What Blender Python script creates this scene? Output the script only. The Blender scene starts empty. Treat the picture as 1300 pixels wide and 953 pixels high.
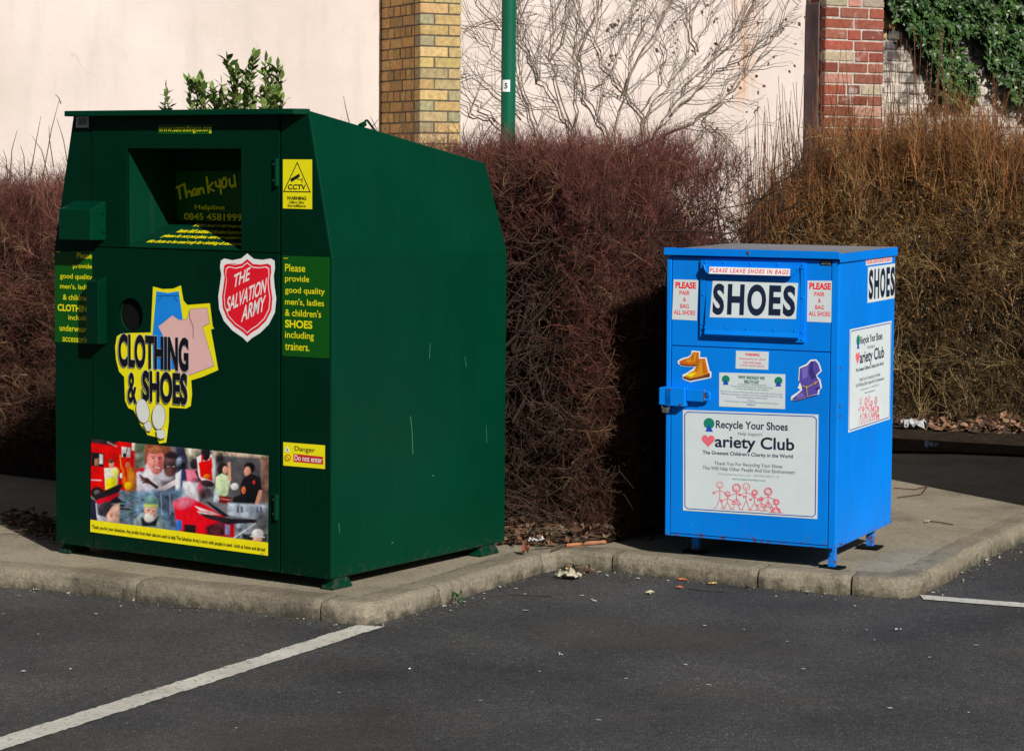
import bpy, bmesh, math, random
import numpy as np
from mathutils import Vector, Matrix, noise as mnoise
random.seed(7); RNG = np.random.default_rng(11)
R = math.radians
scene = bpy.context.scene
col = scene.collection

# ------------------------------------------------------------------ camera solution of the photograph (1300 x 953)
FPX, PITCH, ROLL, CX, CY = 2982.058, 0.07201, 0.008073, 650.0, 431.5
CAM = np.array([0, 0, 1.5])
fwd = np.array([0, math.cos(PITCH), -math.sin(PITCH)])
_up = np.array([0, math.sin(PITCH), math.cos(PITCH)])
_rt = np.array([1.0, 0, 0])
RT = _rt*math.cos(ROLL) + _up*math.sin(ROLL)
UP = -_rt*math.sin(ROLL) + _up*math.cos(ROLL)
def ray(u, w): return fwd + RT*(u-CX)/FPX - UP*(w-CY)/FPX
def onplane(u, w, o, n):
    d = ray(u, w); return CAM + d*(np.dot(np.asarray(o, float)-CAM, n)/np.dot(d, n))
def ground(u, w, z=0.0): return onplane(u, w, (0, 0, z), np.array([0, 0, 1.0]))
def at(u, w, Y): d = ray(u, w); return CAM + d*(Y/d[1])
def rz(a): c, s = math.cos(a), math.sin(a); return np.array([[c, -s, 0], [s, c, 0], [0, 0, 1.0]])
def rx(a): c, s = math.cos(a), math.sin(a); return np.array([[1, 0, 0], [0, c, -s], [0, s, c.real]])

ZA = -0.075          # asphalt level (pavement top is z = 0)

# ------------------------------------------------------------------ object helpers
def tag(o, label=None, cat=None, group=None, kind=None):
    if label: o['label'] = label
    if cat: o['category'] = cat
    if group: o['group'] = group
    if kind: o['kind'] = kind
    return o
def empty(name, loc, rot=(0, 0, 0)):
    o = bpy.data.objects.new(name, None); col.objects.link(o)
    o.location = loc; o.rotation_euler = rot; o.empty_display_size = .1
    return o
def mk(name, V, F, mats, parent=None, mi=None, smooth=False, cols=None):
    me = bpy.data.meshes.new(name)
    me.from_pydata([tuple(v) for v in V], [], [tuple(f) for f in F])
    for m in (mats if isinstance(mats, (list, tuple)) else [mats]): me.materials.append(m)
    if mi is not None: me.polygons.foreach_set('material_index', np.asarray(mi, np.int32))
    if smooth: me.polygons.foreach_set('use_smooth', np.ones(len(me.polygons), bool))
    if cols is not None:
        a = me.color_attributes.new('Col', 'FLOAT_COLOR', 'POINT')
        c = np.ones((len(V), 4), np.float32); c[:, :3] = cols
        a.data.foreach_set('color', c.ravel())
    me.update()
    o = bpy.data.objects.new(name, me); col.objects.link(o)
    if parent: o.parent = parent
    return o
def mknp(name, V, F, mats, parent=None, cols=None, smooth=False, mi=None):
    """fast mesh from numpy; F (n,k) all same size"""
    V = np.asarray(V, np.float32); F = np.asarray(F, np.int32)
    me = bpy.data.meshes.new(name)
    me.vertices.add(len(V)); me.vertices.foreach_set('co', V.ravel())
    n, k = F.shape
    me.loops.add(n*k); me.loops.foreach_set('vertex_index', F.ravel())
    me.polygons.add(n)
    me.polygons.foreach_set('loop_start', np.arange(n, dtype=np.int32)*k)
    me.polygons.foreach_set('loop_total', np.full(n, k, np.int32))
    for m in (mats if isinstance(mats, (list, tuple)) else [mats]): me.materials.append(m)
    if mi is not None: me.polygons.foreach_set('material_index', np.asarray(mi, np.int32))
    me.update(calc_edges=True)
    me.polygons.foreach_set('use_smooth', np.full(n, smooth, bool))
    if cols is not None:
        a = me.color_attributes.new('Col', 'FLOAT_COLOR', 'POINT')
        c = np.ones((len(V), 4), np.float32); c[:, :3] = cols
        a.data.foreach_set('color', c.ravel())
    o = bpy.data.objects.new(name, me); col.objects.link(o)
    if parent: o.parent = parent
    return o
class MB:
    """collects bevelled boxes, prisms, tubes ... into ONE mesh"""
    def __init__(s): s.V = []; s.F = []; s.M = []
    def add_bm(s, bm, m=0):
        b = len(s.V); bm.verts.index_update()
        s.V += [tuple(v.co) for v in bm.verts]
        for f in bm.faces: s.F.append([b+v.index for v in f.verts]); s.M.append(m)
        bm.free()
    def hull(s, pts, bev=0, m=0, drop=None, seg=2):
        bm = bmesh.new()
        vs = [bm.verts.new(p) for p in pts]
        bmesh.ops.convex_hull(bm, input=vs)
        bmesh.ops.dissolve_limit(bm, angle_limit=.01, verts=bm.verts, edges=bm.edges)
        if bev: bmesh.ops.bevel(bm, geom=list(bm.edges), offset=bev, segments=seg, affect='EDGES', profile=.5)
        bmesh.ops.recalc_face_normals(bm, faces=bm.faces)
        if drop is not None:
            d = [f for f in bm.faces if f.normal.dot(Vector(drop)) > .99]
            bmesh.ops.delete(bm, geom=d, context='FACES')
        s.add_bm(bm, m); return s
    def box(s, x0, x1, y0, y1, z0, z1, bev=0, m=0, seg=2):
        return s.hull([(x, y, z) for x in (x0, x1) for y in (y0, y1) for z in (z0, z1)], bev, m, seg=seg)
    def plate(s, outer, holes, y0, y1, m=0):
        """outline (x,z) with holes, from y0 (front) to y1"""
        bm = bmesh.new(); loops = []
        for loop in [outer]+list(holes):
            vs = [bm.verts.new((p[0], y0, p[1])) for p in loop]
            loops.append([bm.edges.new((vs[i], vs[(i+1) % len(vs)])) for i in range(len(vs))])
        bmesh.ops.triangle_fill(bm, edges=[e for l in loops for e in l], use_beauty=True)
        for f in list(bm.faces):
            if f.normal.y > 0: f.normal_flip()
        r = bmesh.ops.extrude_face_region(bm, geom=list(bm.faces))
        for v in [g for g in r['geom'] if isinstance(g, bmesh.types.BMVert)]: v.co.y = y1
        bmesh.ops.recalc_face_normals(bm, faces=bm.faces)
        s.add_bm(bm, m); return s
    def cyl(s, p0, p1, r0, r1=None, n=12, m=0, cap=True):
        p0, p1 = Vector(p0), Vector(p1); r1 = r0 if r1 is None else r1
        d = (p1-p0).normalized(); a = d.orthogonal().normalized(); c = d.cross(a)
        b = len(s.V)
        for p, r in ((p0, r0), (p1, r1)):
            for i in range(n):
                t = 2*math.pi*i/n; s.V.append(tuple(p+a*(r*math.cos(t))+c*(r*math.sin(t))))
        for i in range(n):
            j = (i+1) % n; s.F.append([b+i, b+j, b+n+j, b+n+i]); s.M.append(m)
        if cap:
            s.F.append([b+i for i in range(n)][::-1]); s.M.append(m)
            s.F.append([b+n+i for i in range(n)]); s.M.append(m)
        return s
    def tube(s, pts, r, n=8, m=0):
        for a, b in zip(pts[:-1], pts[1:]): s.cyl(a, b, r, n=n, m=m)
        return s
    def build(s, name, mats, parent=None, smooth=False):
        return mk(name, s.V, s.F, mats, parent, s.M, smooth)

# ------------------------------------------------------------------ materials
class NT:
    def __init__(s, name):
        s.m = bpy.data.materials.new(name); s.m.use_nodes = True
        s.t = s.m.node_tree; s.b = s.t.nodes['Principled BSDF']
    def n(s, typ, **kw):
        nd = s.t.nodes.new('ShaderNode'+typ)
        for k, v in kw.items():
            if k in nd.inputs: nd.inputs[k].default_value = v
            else: setattr(nd, k, v)
        return nd
    def l(s, a, b): s.t.links.new(a, b)
    def coord(s, scale=(1, 1, 1), loc=(0, 0, 0)):
        tc = s.n('TexCoord'); mp = s.n('Mapping'); mp.inputs['Scale'].default_value = scale
        mp.inputs['Location'].default_value = loc
        s.l(tc.outputs['Object'], mp.inputs['Vector']); return mp.outputs['Vector']
    def noise(s, scale, detail=4, rough=.55, sc=(1, 1, 1), dist=0, loc=(0, 0, 0)):
        nd = s.n('TexNoise'); nd.inputs['Scale'].default_value = scale; nd.inputs['Detail'].default_value = detail
        nd.inputs['Roughness'].default_value = rough; nd.inputs['Distortion'].default_value = dist
        s.l(s.coord(sc, loc), nd.inputs['Vector']); return nd.outputs['Fac']
    def ramp(s, fac, stops):
        r = s.n('ValToRGB'); e = r.color_ramp.elements
        while len(e) < len(stops): e.new(.5)
        for el, (p, c) in zip(e, stops):
            el.position = p; el.color = (*c, 1) if len(c) == 3 else c
        s.l(fac, r.inputs['Fac']); return r.outputs['Color']
    def mix(s, fac, a, b, mode='MIX'):
        x = s.n('Mix', data_type='RGBA', blend_type=mode)
        for sock, v in ((x.inputs[0], fac), (x.inputs[6], a), (x.inputs[7], b)):
            if isinstance(v, (int, float)): sock.default_value = v
            elif isinstance(v, (tuple, list)): sock.default_value = (*v, 1)
            else: s.l(v, sock)
        return x.outputs[2]
    def bump(s, h, strength=.3, dist=.01):
        b = s.n('Bump'); b.inputs['Strength'].default_value = strength; b.inputs['Distance'].default_value = dist
        s.l(h, b.inputs['Height']); s.l(b.outputs['Normal'], s.b.inputs['Normal'])
    def base(s, c):
        if isinstance(c, (tuple, list)): s.b.inputs['Base Color'].default_value = (*c, 1)
        else: s.l(c, s.b.inputs['Base Color'])
    def rough(s, v, spec=.5):
        if isinstance(v, (int, float)): s.b.inputs['Roughness'].default_value = v
        else: s.l(v, s.b.inputs['Roughness'])
        s.b.inputs['Specular IOR Level'].default_value = spec
B1, W1 = (0, 0, 0), (1, 1, 1)
def steel_paint(name, c, rough=.36, dirt=(.06, .07, .055), chip=(.22, .28, .22), dirt_amt=.16, spec=.16, rustz=None, rustc=(.10, .04, .02)):
    t = NT(name)
    big = t.ramp(t.noise(2.2, 5), [(.3, tuple(x*.86 for x in c)), (.7, tuple(min(1, x*1.10) for x in c))])
    streak = t.ramp(t.noise(1.0, 6, .6, (26, 26, 1.3)), [(.55, B1), (.8, W1)])
    sm = t.n('Math', operation='MULTIPLY'); t.l(streak, sm.inputs[0]); sm.inputs[1].default_value = dirt_amt
    a = t.mix(sm.outputs[0], big, dirt)
    # small pale scratches and chips
    sc = t.ramp(t.noise(1.0, 3, .6, (75, 75, 22), 1.2), [(.735, B1), (.765, W1)])
    sc2 = t.ramp(t.noise(1.0, 2, .5, (3, 3, 3), loc=(4, 1, 2)), [(.5, B1), (.62, W1)])
    mm = t.n('Math', operation='MULTIPLY'); t.l(sc, mm.inputs[0]); t.l(sc2, mm.inputs[1])
    mm2 = t.n('Math', operation='MULTIPLY'); t.l(mm.outputs[0], mm2.inputs[0]); mm2.inputs[1].default_value = .7
    cc = t.mix(mm2.outputs[0], a, chip)
    if rustz is not None:
        tc = t.n('TexCoord'); sp = t.n('SeparateXYZ'); t.l(tc.outputs['Object'], sp.inputs[0])
        g = t.n('MapRange'); t.l(sp.outputs[2], g.inputs[0]); g.inputs[1].default_value = rustz+.10; g.inputs[2].default_value = rustz; g.inputs[3].default_value = 0; g.inputs[4].default_value = .20
        ad = t.n('Math', operation='ADD'); t.l(g.outputs[0], ad.inputs[0]); t.l(t.noise(38, 6, .72), ad.inputs[1])
        cc = t.mix(t.ramp(ad.outputs[0], [(.70, B1), (.78, (.9,)*3)]), cc, rustc)
    t.base(cc)
    rr = t.n('MapRange'); t.l(t.noise(9, 6), rr.inputs[0]); rr.inputs[3].default_value = rough-.08; rr.inputs[4].default_value = rough+.16
    t.rough(rr.outputs[0], spec)
    t.bump(t.noise(3.5, 2, .5), .10, .03)
    return t.m
def flat(name, c, rough=.45, spec=.4, var=.12, sc=18):
    t = NT(name)
    t.base(t.ramp(t.noise(sc, 5), [(.3, tuple(x*(1-var) for x in c)), (.7, tuple(min(1, x*(1+var*.5)) for x in c))]))
    t.rough(rough, spec); return t.m
def attr_mat(name, rough=.7, spec=.25, mul=1.0, sc=40, noise_amt=.25):
    t = NT(name); a = t.n('Attribute', attribute_name='Col')
    nz = t.ramp(t.noise(sc, 3), [(.25, (1-noise_amt,)*3), (.75, (1+noise_amt,)*3)])
    t.base(t.mix(1.0, a.outputs['Color'], nz, 'MULTIPLY')); t.rough(rough, spec); return t.m

GREEN = (.0002, .036, .0175)
BLUE = (.0012, .220, .84)
M = {}
M['green'] = steel_paint('green_paint', GREEN, .32, dirt=(.02, .05, .032), chip=(.08, .15, .11), dirt_amt=.10, spec=.10, rustz=.03, rustc=(.035, .04, .028))
M['green_shaded_front'] = steel_paint('green_front_shade', tuple(x*.60 for x in GREEN), .34, dirt=(.015, .035, .022), chip=(.06, .11, .08), dirt_amt=.12, spec=.10, rustz=.03, rustc=(.025, .03, .02))  # same green darkened: the front's shade is put into the colour
M['green_in'] = steel_paint('green_inner_paint', GREEN, .6, spec=.08)
M['blue'] = steel_paint('blue_paint', BLUE, .36, (.10, .12, .16), (.25, .14, .07), .07, .16, .075)
M['blue_dark'] = flat('blue_gap', (.002, .012, .06), .6)
M['lid_grey'] = steel_paint('weathered_lid', (.26, .27, .30), .45, (.1, .1, .1), (.2, .12, .07), .3)
M['dark'] = flat('dark_interior', (.004, .006, .005), .8, .1)
M['steel'] = flat('worn_steel', (.22, .22, .21), .35, .5); 
bs = M['steel'].node_tree.nodes['Principled BSDF']; bs.inputs['Metallic'].default_value = .7
M['rust'] = flat('rusty_steel', (.16, .07, .035), .8, .2, .4, 60)
# sticker inks
INK = dict(white=(.88, .90, .90), sticker=(.67, .75, .78), yellow=(.95, .86, .008), ytext=(.90, .84, .008), red=(.85, .010, .028), dred=(.62, .02, .03),
           black=(.006, .006, .012), navy=(.01, .018, .05), grey=(.16, .17, .19), lgrey=(.42, .46, .46), pink=(.86, .52, .50), sky=(.010, .27, .88),
           panel=(.003, .085, .006), pale=(.80, .83, .78), bred=(.80, .05, .09), heart=(.85, .16, .22), sgreen=(.01, .23, .14), sblue=(.01, .07, .55),
           border=(.03, .09, .42), orange=(.75, .30, .015), dorange=(.62, .14, .01), brown=(.16, .05, .02), purple=(.10, .075, .40), dpurple=(.05, .035, .22),
           lpurple=(.20, .15, .55), gold=(.55, .33, .10), scuff=(.05, .16, .105), lblue=(.16, .20, .40), skin=(.62, .3, .2))
for k, c in INK.items(): M['ink_'+k] = flat('ink_'+k, c, .42, .35, .05, 9)
INKS = list(INK); INKM = [M['ink_'+k] for k in INKS]; IDX = {k: i for i, k in enumerate(INKS)}
M['poster'] = attr_mat('poster_print', .4, .35, noise_amt=.06)
M['twig'] = attr_mat('twig_bark', .75, .2, noise_amt=.3, sc=25)
M['leaf'] = attr_mat('leaf', .42, .4, noise_amt=.25, sc=14)
M['litter'] = attr_mat('litter_paper', .7, .25)

# ------------------------------------------------------------------ stickers: layered flat shapes and lettering in one mesh
_glyph = {}
def text_shape(s, bold=0.0, shear=0.0, sp=1.0):
    key = (s, bold, shear, sp)
    if key in _glyph: return _glyph[key]
    cu = bpy.data.curves.new('lettering', 'FONT'); cu.body = s; cu.offset = bold; cu.shear = shear
    cu.space_character = sp; cu.resolution_u = 5; cu.fill_mode = 'FRONT'
    ob = bpy.data.objects.new('lettering', cu); me = bpy.data.meshes.new_from_object(ob)
    V = np.array([v.co[:2] for v in me.vertices]); F = [list(p.vertices) for p in me.polygons]
    bpy.data.objects.remove(ob); bpy.data.meshes.remove(me); bpy.data.curves.remove(cu)
    lo, hi = V.min(0), V.max(0); V = (V-lo)/(hi-lo)
    _glyph[key] = (V, F); return V, F
class Sheet:
    """px(u,w)->2-D local coordinates of a face; to3(a,b,layer)->local 3-D"""
    def __init__(s, px, to3): s.px = px; s.to3 = to3; s.V = []; s.F = []; s.M = []; s.lay = 0
    def raw(s, P, F, ink, lay=None):
        if lay is None: s.lay += 1; lay = s.lay
        b = len(s.V); s.V += [s.to3(p[0], p[1], lay) for p in P]
        for f in F: s.F.append([b+i for i in f]); s.M.append(IDX[ink])
    def poly(s, pts, ink, lay=None, face=False):
        P = [p if face else s.px(*p) for p in pts]
        a = sum(P[i-1][0]*P[i][1]-P[i][0]*P[i-1][1] for i in range(len(P)))
        if a < 0: P = P[::-1]
        bm = bmesh.new(); vs = [bm.verts.new((p[0], p[1], 0)) for p in P]
        es = [bm.edges.new((vs[i-1], vs[i])) for i in range(len(vs))]
        bmesh.ops.triangle_fill(bm, edges=es, use_beauty=True)
        bm.verts.index_update()
        F = [[v.index for v in (f.verts if f.normal.z > 0 else reversed(f.verts))] for f in bm.faces]
        Q = [(v.co.x, v.co.y) for v in bm.verts]; bm.free()
        s.raw(Q, F, ink, lay)
    def ell(s, cx, cy, rx_, ry_, ink, n=24, rot=0, lay=None):
        c, d = math.cos(rot), math.sin(rot)
        s.poly([(cx+rx_*math.cos(t)*c-ry_*math.sin(t)*d, cy+rx_*math.cos(t)*d+ry_*math.sin(t)*c) for t in [2*math.pi*i/n for i in range(n)]], ink, lay)
    def line(s, pts, w, ink, lay=None, closed=False):
        """stroke of photo-pixel width w"""
        if lay is None: s.lay += 1; lay = s.lay
        pts = [np.array(p, float) for p in pts]
        if closed: pts = pts+[pts[0]]
        for a, b in zip(pts[:-1], pts[1:]):
            d = b-a; L = np.linalg.norm(d)
            if L < 1e-6: continue
            d /= L; n = np.array([-d[1], d[0]])*w/2; e = d*w*.25
            s.poly([a-e+n, b+e+n, b+e-n, a-e-n], ink, lay); lay += .05
    def text(s, t, x0, x1, y0, y1, ink, bold=0.0, shear=0.0, sp=1.0, rot=0, lay=None):
        """fit lettering in a box: x0..x1, and y0 (top) y1 (bottom) measured at its middle, photo pixels"""
        V, F = text_shape(t, bold, shear, sp)
        ym = (y0+y1)/2; xm = (x0+x1)/2
        A = np.array(s.px(x0, ym)); B = np.array(s.px(x1, ym)); T = np.array(s.px(xm, y0)); Bt = np.array(s.px(xm, y1))
        a0, a1 = A[0], B[0]; b1, b0 = T[1], Bt[1]
        P = np.stack([a0+(a1-a0)*V[:, 0], b0+(b1-b0)*V[:, 1]], 1)
        if rot:
            c = P.mean(0); cr, sr = math.cos(rot), math.sin(rot)
            P = (P-c) @ np.array([[cr, sr], [-sr, cr]]) + c
        s.raw(P, F, ink, s.lay+.5 if lay is None else lay)
    def build(s, name, parent, label=None):
        used = sorted(set(s.M)); mp = {u: i for i, u in enumerate(used)}
        o = mk(name, s.V, s.F, [INKM[u] for u in used], parent, [mp[m] for m in s.M])
        if label: o['label'] = label
        return o
def zoom(x0, y0, k): return lambda x, y: (x0+x/k, y0+y/k)

# ================================================================== SUN, SKY, CAMERA
SUN_AZ, SUN_EL = R(27.5), R(31)         # from behind the camera, to its right
sd = Vector((math.sin(SUN_AZ)*math.cos(SUN_EL), -math.cos(SUN_AZ)*math.cos(SUN_EL), math.sin(SUN_EL)))
sl = bpy.data.lights.new('sun', 'SUN'); sl.energy = 5.0; sl.angle = R(.53); sl.color = (1, .955, .88)
so = bpy.data.objects.new('sun', sl); col.objects.link(so)
so.rotation_euler = sd.to_track_quat('Z', 'Y').to_euler(); so.location = (5, -5, 8)
w = bpy.data.worlds.new('World'); scene.world = w; w.use_nodes = True
sky = w.node_tree.nodes.new('ShaderNodeTexSky'); sky.sky_type = 'NISHITA'; sky.sun_disc = False
sky.sun_elevation = SUN_EL; sky.sun_rotation = math.pi-SUN_AZ
bg = w.node_tree.nodes['Background']; bg.inputs['Strength'].default_value = .027
w.node_tree.links.new(sky.outputs[0], bg.inputs[0])
cd = bpy.data.cameras.new('camera'); co = bpy.data.objects.new('camera', cd); col.objects.link(co)
Bk = -fwd
co.matrix_world = Matrix([[RT[i], UP[i], Bk[i], CAM[i]] for i in range(3)]+[[0, 0, 0, 1]])
cd.sensor_width = 36; cd.lens = FPX/1300*36; cd.shift_y = -(476.5-CY)/1300; cd.clip_end = 500; cd.clip_start = .1
scene.camera = co
scene.view_settings.view_transform = 'Standard'; scene.view_settings.look = 'None'; scene.view_settings.exposure = 0
scene.render.resolution_x = 1024; scene.render.resolution_y = 750

# ================================================================== GROUND
def mat_asphalt():
    t = NT('asphalt')
    f = t.noise(210, 3, .7); m = t.noise(1.6, 6, .6); 
    c1 = t.ramp(f, [(.34, (.019, .019, .022)), (.50, (.054, .054, .058)), (.66, (.135, .134, .133))])
    v = t.n('TexVoronoi'); v.inputs['Scale'].default_value = 70; t.l(t.coord(), v.inputs['Vector'])
    st = t.ramp(v.outputs['Distance'], [(.12, (1, 1, 1)), (.22, B1)])
    sel = t.ramp(t.noise(33, 2), [(.53, B1), (.60, W1)])
    mm = t.n('Math', operation='MULTIPLY'); t.l(st, mm.inputs[0]); t.l(sel, mm.inputs[1])
    c2 = t.mix(mm.outputs[0], c1, (.30, .29, .27))
    stain = t.ramp(m, [(.3, (.62, .62, .64)), (.5, (1, 1, 1)), (.7, (1.38, 1.32, 1.24))])
    stain = t.mix(1.0, stain, t.ramp(t.noise(38, 5, .7), [(.3, (.7,)*3), (.7, (1.3,)*3)]), 'MULTIPLY')
    c3 = t.mix(1.0, c2, stain, 'MULTIPLY')
    br = t.ramp(t.noise(.9, 4, .5, (1, 1.6, 1), loc=(.7, .2, 0)), [(.52, B1), (.66, W1)])
    b2 = t.n('Math', operation='MULTIPLY'); t.l(br, b2.inputs[0]); b2.inputs[1].default_value = .38
    t.base(t.mix(b2.outputs[0], c3, (.075, .058, .043))); t.rough(.85, .25)
    t.bump(t.noise(150, 4, .7), .55, .006); return t.m
def mat_concrete(name, c, dark=.6, bumpy=.35):
    t = NT(name)
    a = t.ramp(t.noise(2.5, 7, .65), [(.28, tuple(x*dark for x in c)), (.5, c), (.72, tuple(x*1.18 for x in c))])
    b = t.ramp(t.noise(60, 4, .7), [(.3, (.72,)*3), (.7, (1.18,)*3)])
    x = t.mix(1.0, a, b, 'MULTIPLY')
    g = t.ramp(t.noise(7, 5, .6, loc=(3, 3, 3)), [(.58, B1), (.75, W1)])
    g2 = t.n('Math', operation='MULTIPLY'); t.l(g, g2.inputs[0]); g2.inputs[1].default_value = .4
    x = t.mix(g2.outputs[0], x, (.085, .085, .055))
    tc = t.n('TexCoord'); sp = t.n('SeparateXYZ'); t.l(tc.outputs['Object'], sp.inputs[0])
    gz_ = t.n('MapRange'); t.l(sp.outputs[2], gz_.inputs[0]); gz_.inputs[1].default_value = -.020; gz_.inputs[2].default_value = -.078; gz_.inputs[3].default_value = 0; gz_.inputs[4].default_value = .30
    ad = t.n('Math', operation='ADD'); t.l(gz_.outputs[0], ad.inputs[0]); t.l(t.noise(16, 6, .7, loc=(1, 6, 2)), ad.inputs[1])
    gr = t.ramp(ad.outputs[0], [(.58, B1), (.82, (.85,)*3)])
    x = t.mix(gr, x, (.062, .060, .042))
    pit = t.ramp(t.noise(130, 3, .6, loc=(2, 8, 1)), [(.30, (.35,)*3), (.40, W1)])
    x = t.mix(1.0, x, pit, 'MULTIPLY')
    t.base(x); t.rough(.85, .2); t.bump(t.noise(90, 5, .7), bumpy, .006); return t.m
M['asphalt'] = mat_asphalt()
M['slab'] = mat_concrete('pavement_concrete', (.33, .290, .215), .62)
M['kerb'] = mat_concrete('kerb_concrete', (.275, .240, .180), .50, .8)
def mat_soil():
    t = NT('soil')
    t.base(t.ramp(t.noise(28, 7, .7), [(.3, (.012, .009, .007)), (.5, (.04, .029, .02)), (.72, (.11, .08, .055))]))
    t.rough(.95, .1); t.bump(t.noise(40, 6, .7), .9, .03); return t.m
M['soil'] = mat_soil()
S = 90
tag(mk('road', [(-S, -S, ZA), (S, -S, ZA), (S, S, ZA), (-S, S, ZA)], [(0, 1, 2, 3)], M['asphalt']), kind='structure')

# kerb line, measured at the foot of the kerb
KP = [(-7.5, 11.45), (-4.0, 9.78)] + [tuple(ground(u, v, ZA)[:2]) for u, v in
      [(0, 745), (100, 753), (170, 763), (300, 776), (405, 788), (452, 793)]] + \
     [tuple(ground(u, v, ZA)[:2]) for u, v in [(472, 793.5), (484, 791), (497, 787), (560, 768), (640, 742), (690, 727), (708, 723), (726, 721.5), (775, 726), (850, 733), (960, 746), (1080, 756), (1140, 759.5), (1160, 758.5), (1172, 755), (1200, 741), (1230, 722), (1300, 688)]] + [(2.85, 11.15), (3.6, 12.5)]
def resample(P, step):
    P = [np.array(p) for p in P]; out = [P[0]]
    for a, b in zip(P[:-1], P[1:]):
        n = max(1, int(round(np.linalg.norm(b-a)/step)))
        out += [a+(b-a)*i/n for i in range(1, n+1)]
    return np.array(out)
KL = resample(KP, .03)
for _ in range(3): KL[1:-1] = .25*KL[:-2]+.5*KL[1:-1]+.25*KL[2:]
tg = np.gradient(KL, axis=0); tg /= np.linalg.norm(tg, axis=1)[:, None]
KN = np.stack([-tg[:, 1], tg[:, 0]], 1)                 # towards the pavement
for _ in range(6): KN[1:-1] = .25*KN[:-2]+.5*KN[1:-1]+.25*KN[2:]
KN /= np.linalg.norm(KN, axis=1)[:, None]
prof = [(0.004, ZA-.06), (.002, ZA), (.003, -.05), (.004, -.030), (.007, -.016), (.014, -.007), (.026, -.001), (.05, .001), (.085, .002), (.118, .002), (.122, -.03)]
arc = np.concatenate([[0], np.cumsum(np.linalg.norm(np.diff(KL, axis=0), axis=1))])
jp = [tuple(ground(u, v, ZA)[:2]) for u, v in [(168, 763), (405, 788), (560, 768), (690, 727), (776, 726), (959, 746), (1077, 756), (1185, 749), (1262, 707)]]
jidx = sorted(int(np.argmin(((KL-np.array(p))**2).sum(1))) for p in jp)
first, last = jidx[0], jidx[-1]
k = first
while arc[k] > .95: k = int(np.argmin(abs(arc-(arc[k]-.915)))); jidx.append(k)
jidx = sorted(set([0]+jidx+[len(KL)-1]))
kv, kf, kc = [], [], []
for a, b in zip(jidx[:-1], jidx[1:]):
    tone = random.uniform(.86, 1.12); base = len(kv); cnt = 0
    ids = list(range(a, b+1))
    for q, i in enumerate(ids):
        P = KL[i].copy()
        if q == 0: P = P+tg[i]*.0042
        if q == len(ids)-1: P = P-tg[i]*.0042
        end = q in (0, len(ids)-1)
        for o, z in prof:
            nz = mnoise.noise(Vector((P[0]*9+o*40, P[1]*9, z*30)))*.0045+mnoise.noise(Vector((P[0]*30, P[1]*30, z*50+o*80)))*.0032
            x = P+KN[i]*(o+nz+(.004 if end else 0)); kv.append((x[0], x[1], z+nz*.7-(.004 if end and z > -.05 else 0)))
            kc.append((tone,)*3)
        cnt += 1
    n = len(prof)
    for q in range(cnt-1):
        for j in range(n-1):
            v0 = base+q*n+j; kf.append((v0, v0+n, v0+n+1, v0+1))
    kf.append([base+j for j in range(n)]); kf.append([base+(cnt-1)*n+j for j in range(n)][::-1])
kt = M['kerb']; tn = kt.node_tree; bc = tn.nodes['Principled BSDF'].inputs['Base Color']
src = bc.links[0].from_socket; at_ = tn.nodes.new('ShaderNodeAttribute'); at_.attribute_name = 'Col'
mx = tn.nodes.new('ShaderNodeMix'); mx.data_type = 'RGBA'; mx.blend_type = 'MULTIPLY'; mx.inputs[0].default_value = 1
tn.links.new(src, mx.inputs[6]); tn.links.new(at_.outputs['Color'], mx.inputs[7]); tn.links.new(mx.outputs[2], bc)
tag(mk('kerb', kv, kf, M['kerb'], cols=kc, smooth=False), kind='structure')
inner = KL+KN*.119
pv = [(p[0], p[1], -.002) for p in inner[::2]]+[(14, 12.6, -.002), (14, 30, -.002), (-14, 30, -.002), (-14, 14.5, -.002)]
bm = bmesh.new(); vs = [bm.verts.new(p) for p in pv]
es = [bm.edges.new((vs[i-1], vs[i])) for i in range(len(vs))]
bmesh.ops.triangle_fill(bm, edges=es, use_beauty=True)
for f in bm.faces:
    if f.normal.z < 0: f.normal_flip()
pm = MB(); pm.add_bm(bm); tag(pm.build('pavement', M['slab']), kind='structure')
# planting bed (soil), a rumpled sheet a little above the pavement
hc = np.array([.40, 9.40])
bed = [(-9, 16.2), tuple(hc+np.array([-.823, .568])*3.4), tuple(hc), (1.02, 10.35), (1.30, 12.45)] + [tuple(ground(u, v)[:2]) for u, v in [(1140, 575), (1215, 576), (1300, 580)]] + [(6, 12.1), (14, 12.4), (14, 24), (-9, 24)]
bm = bmesh.new(); vs = [bm.verts.new((x, y, .012)) for x, y in bed]
es = [bm.edges.new((vs[i-1], vs[i])) for i in range(len(vs))]
bmesh.ops.triangle_fill(bm, edges=es, use_beauty=True)
for f in bm.faces:
    if f.normal.z < 0: f.normal_flip()
pm = MB(); pm.add_bm(bm); tag(pm.build('soil', M['soil']), kind='structure')

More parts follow.
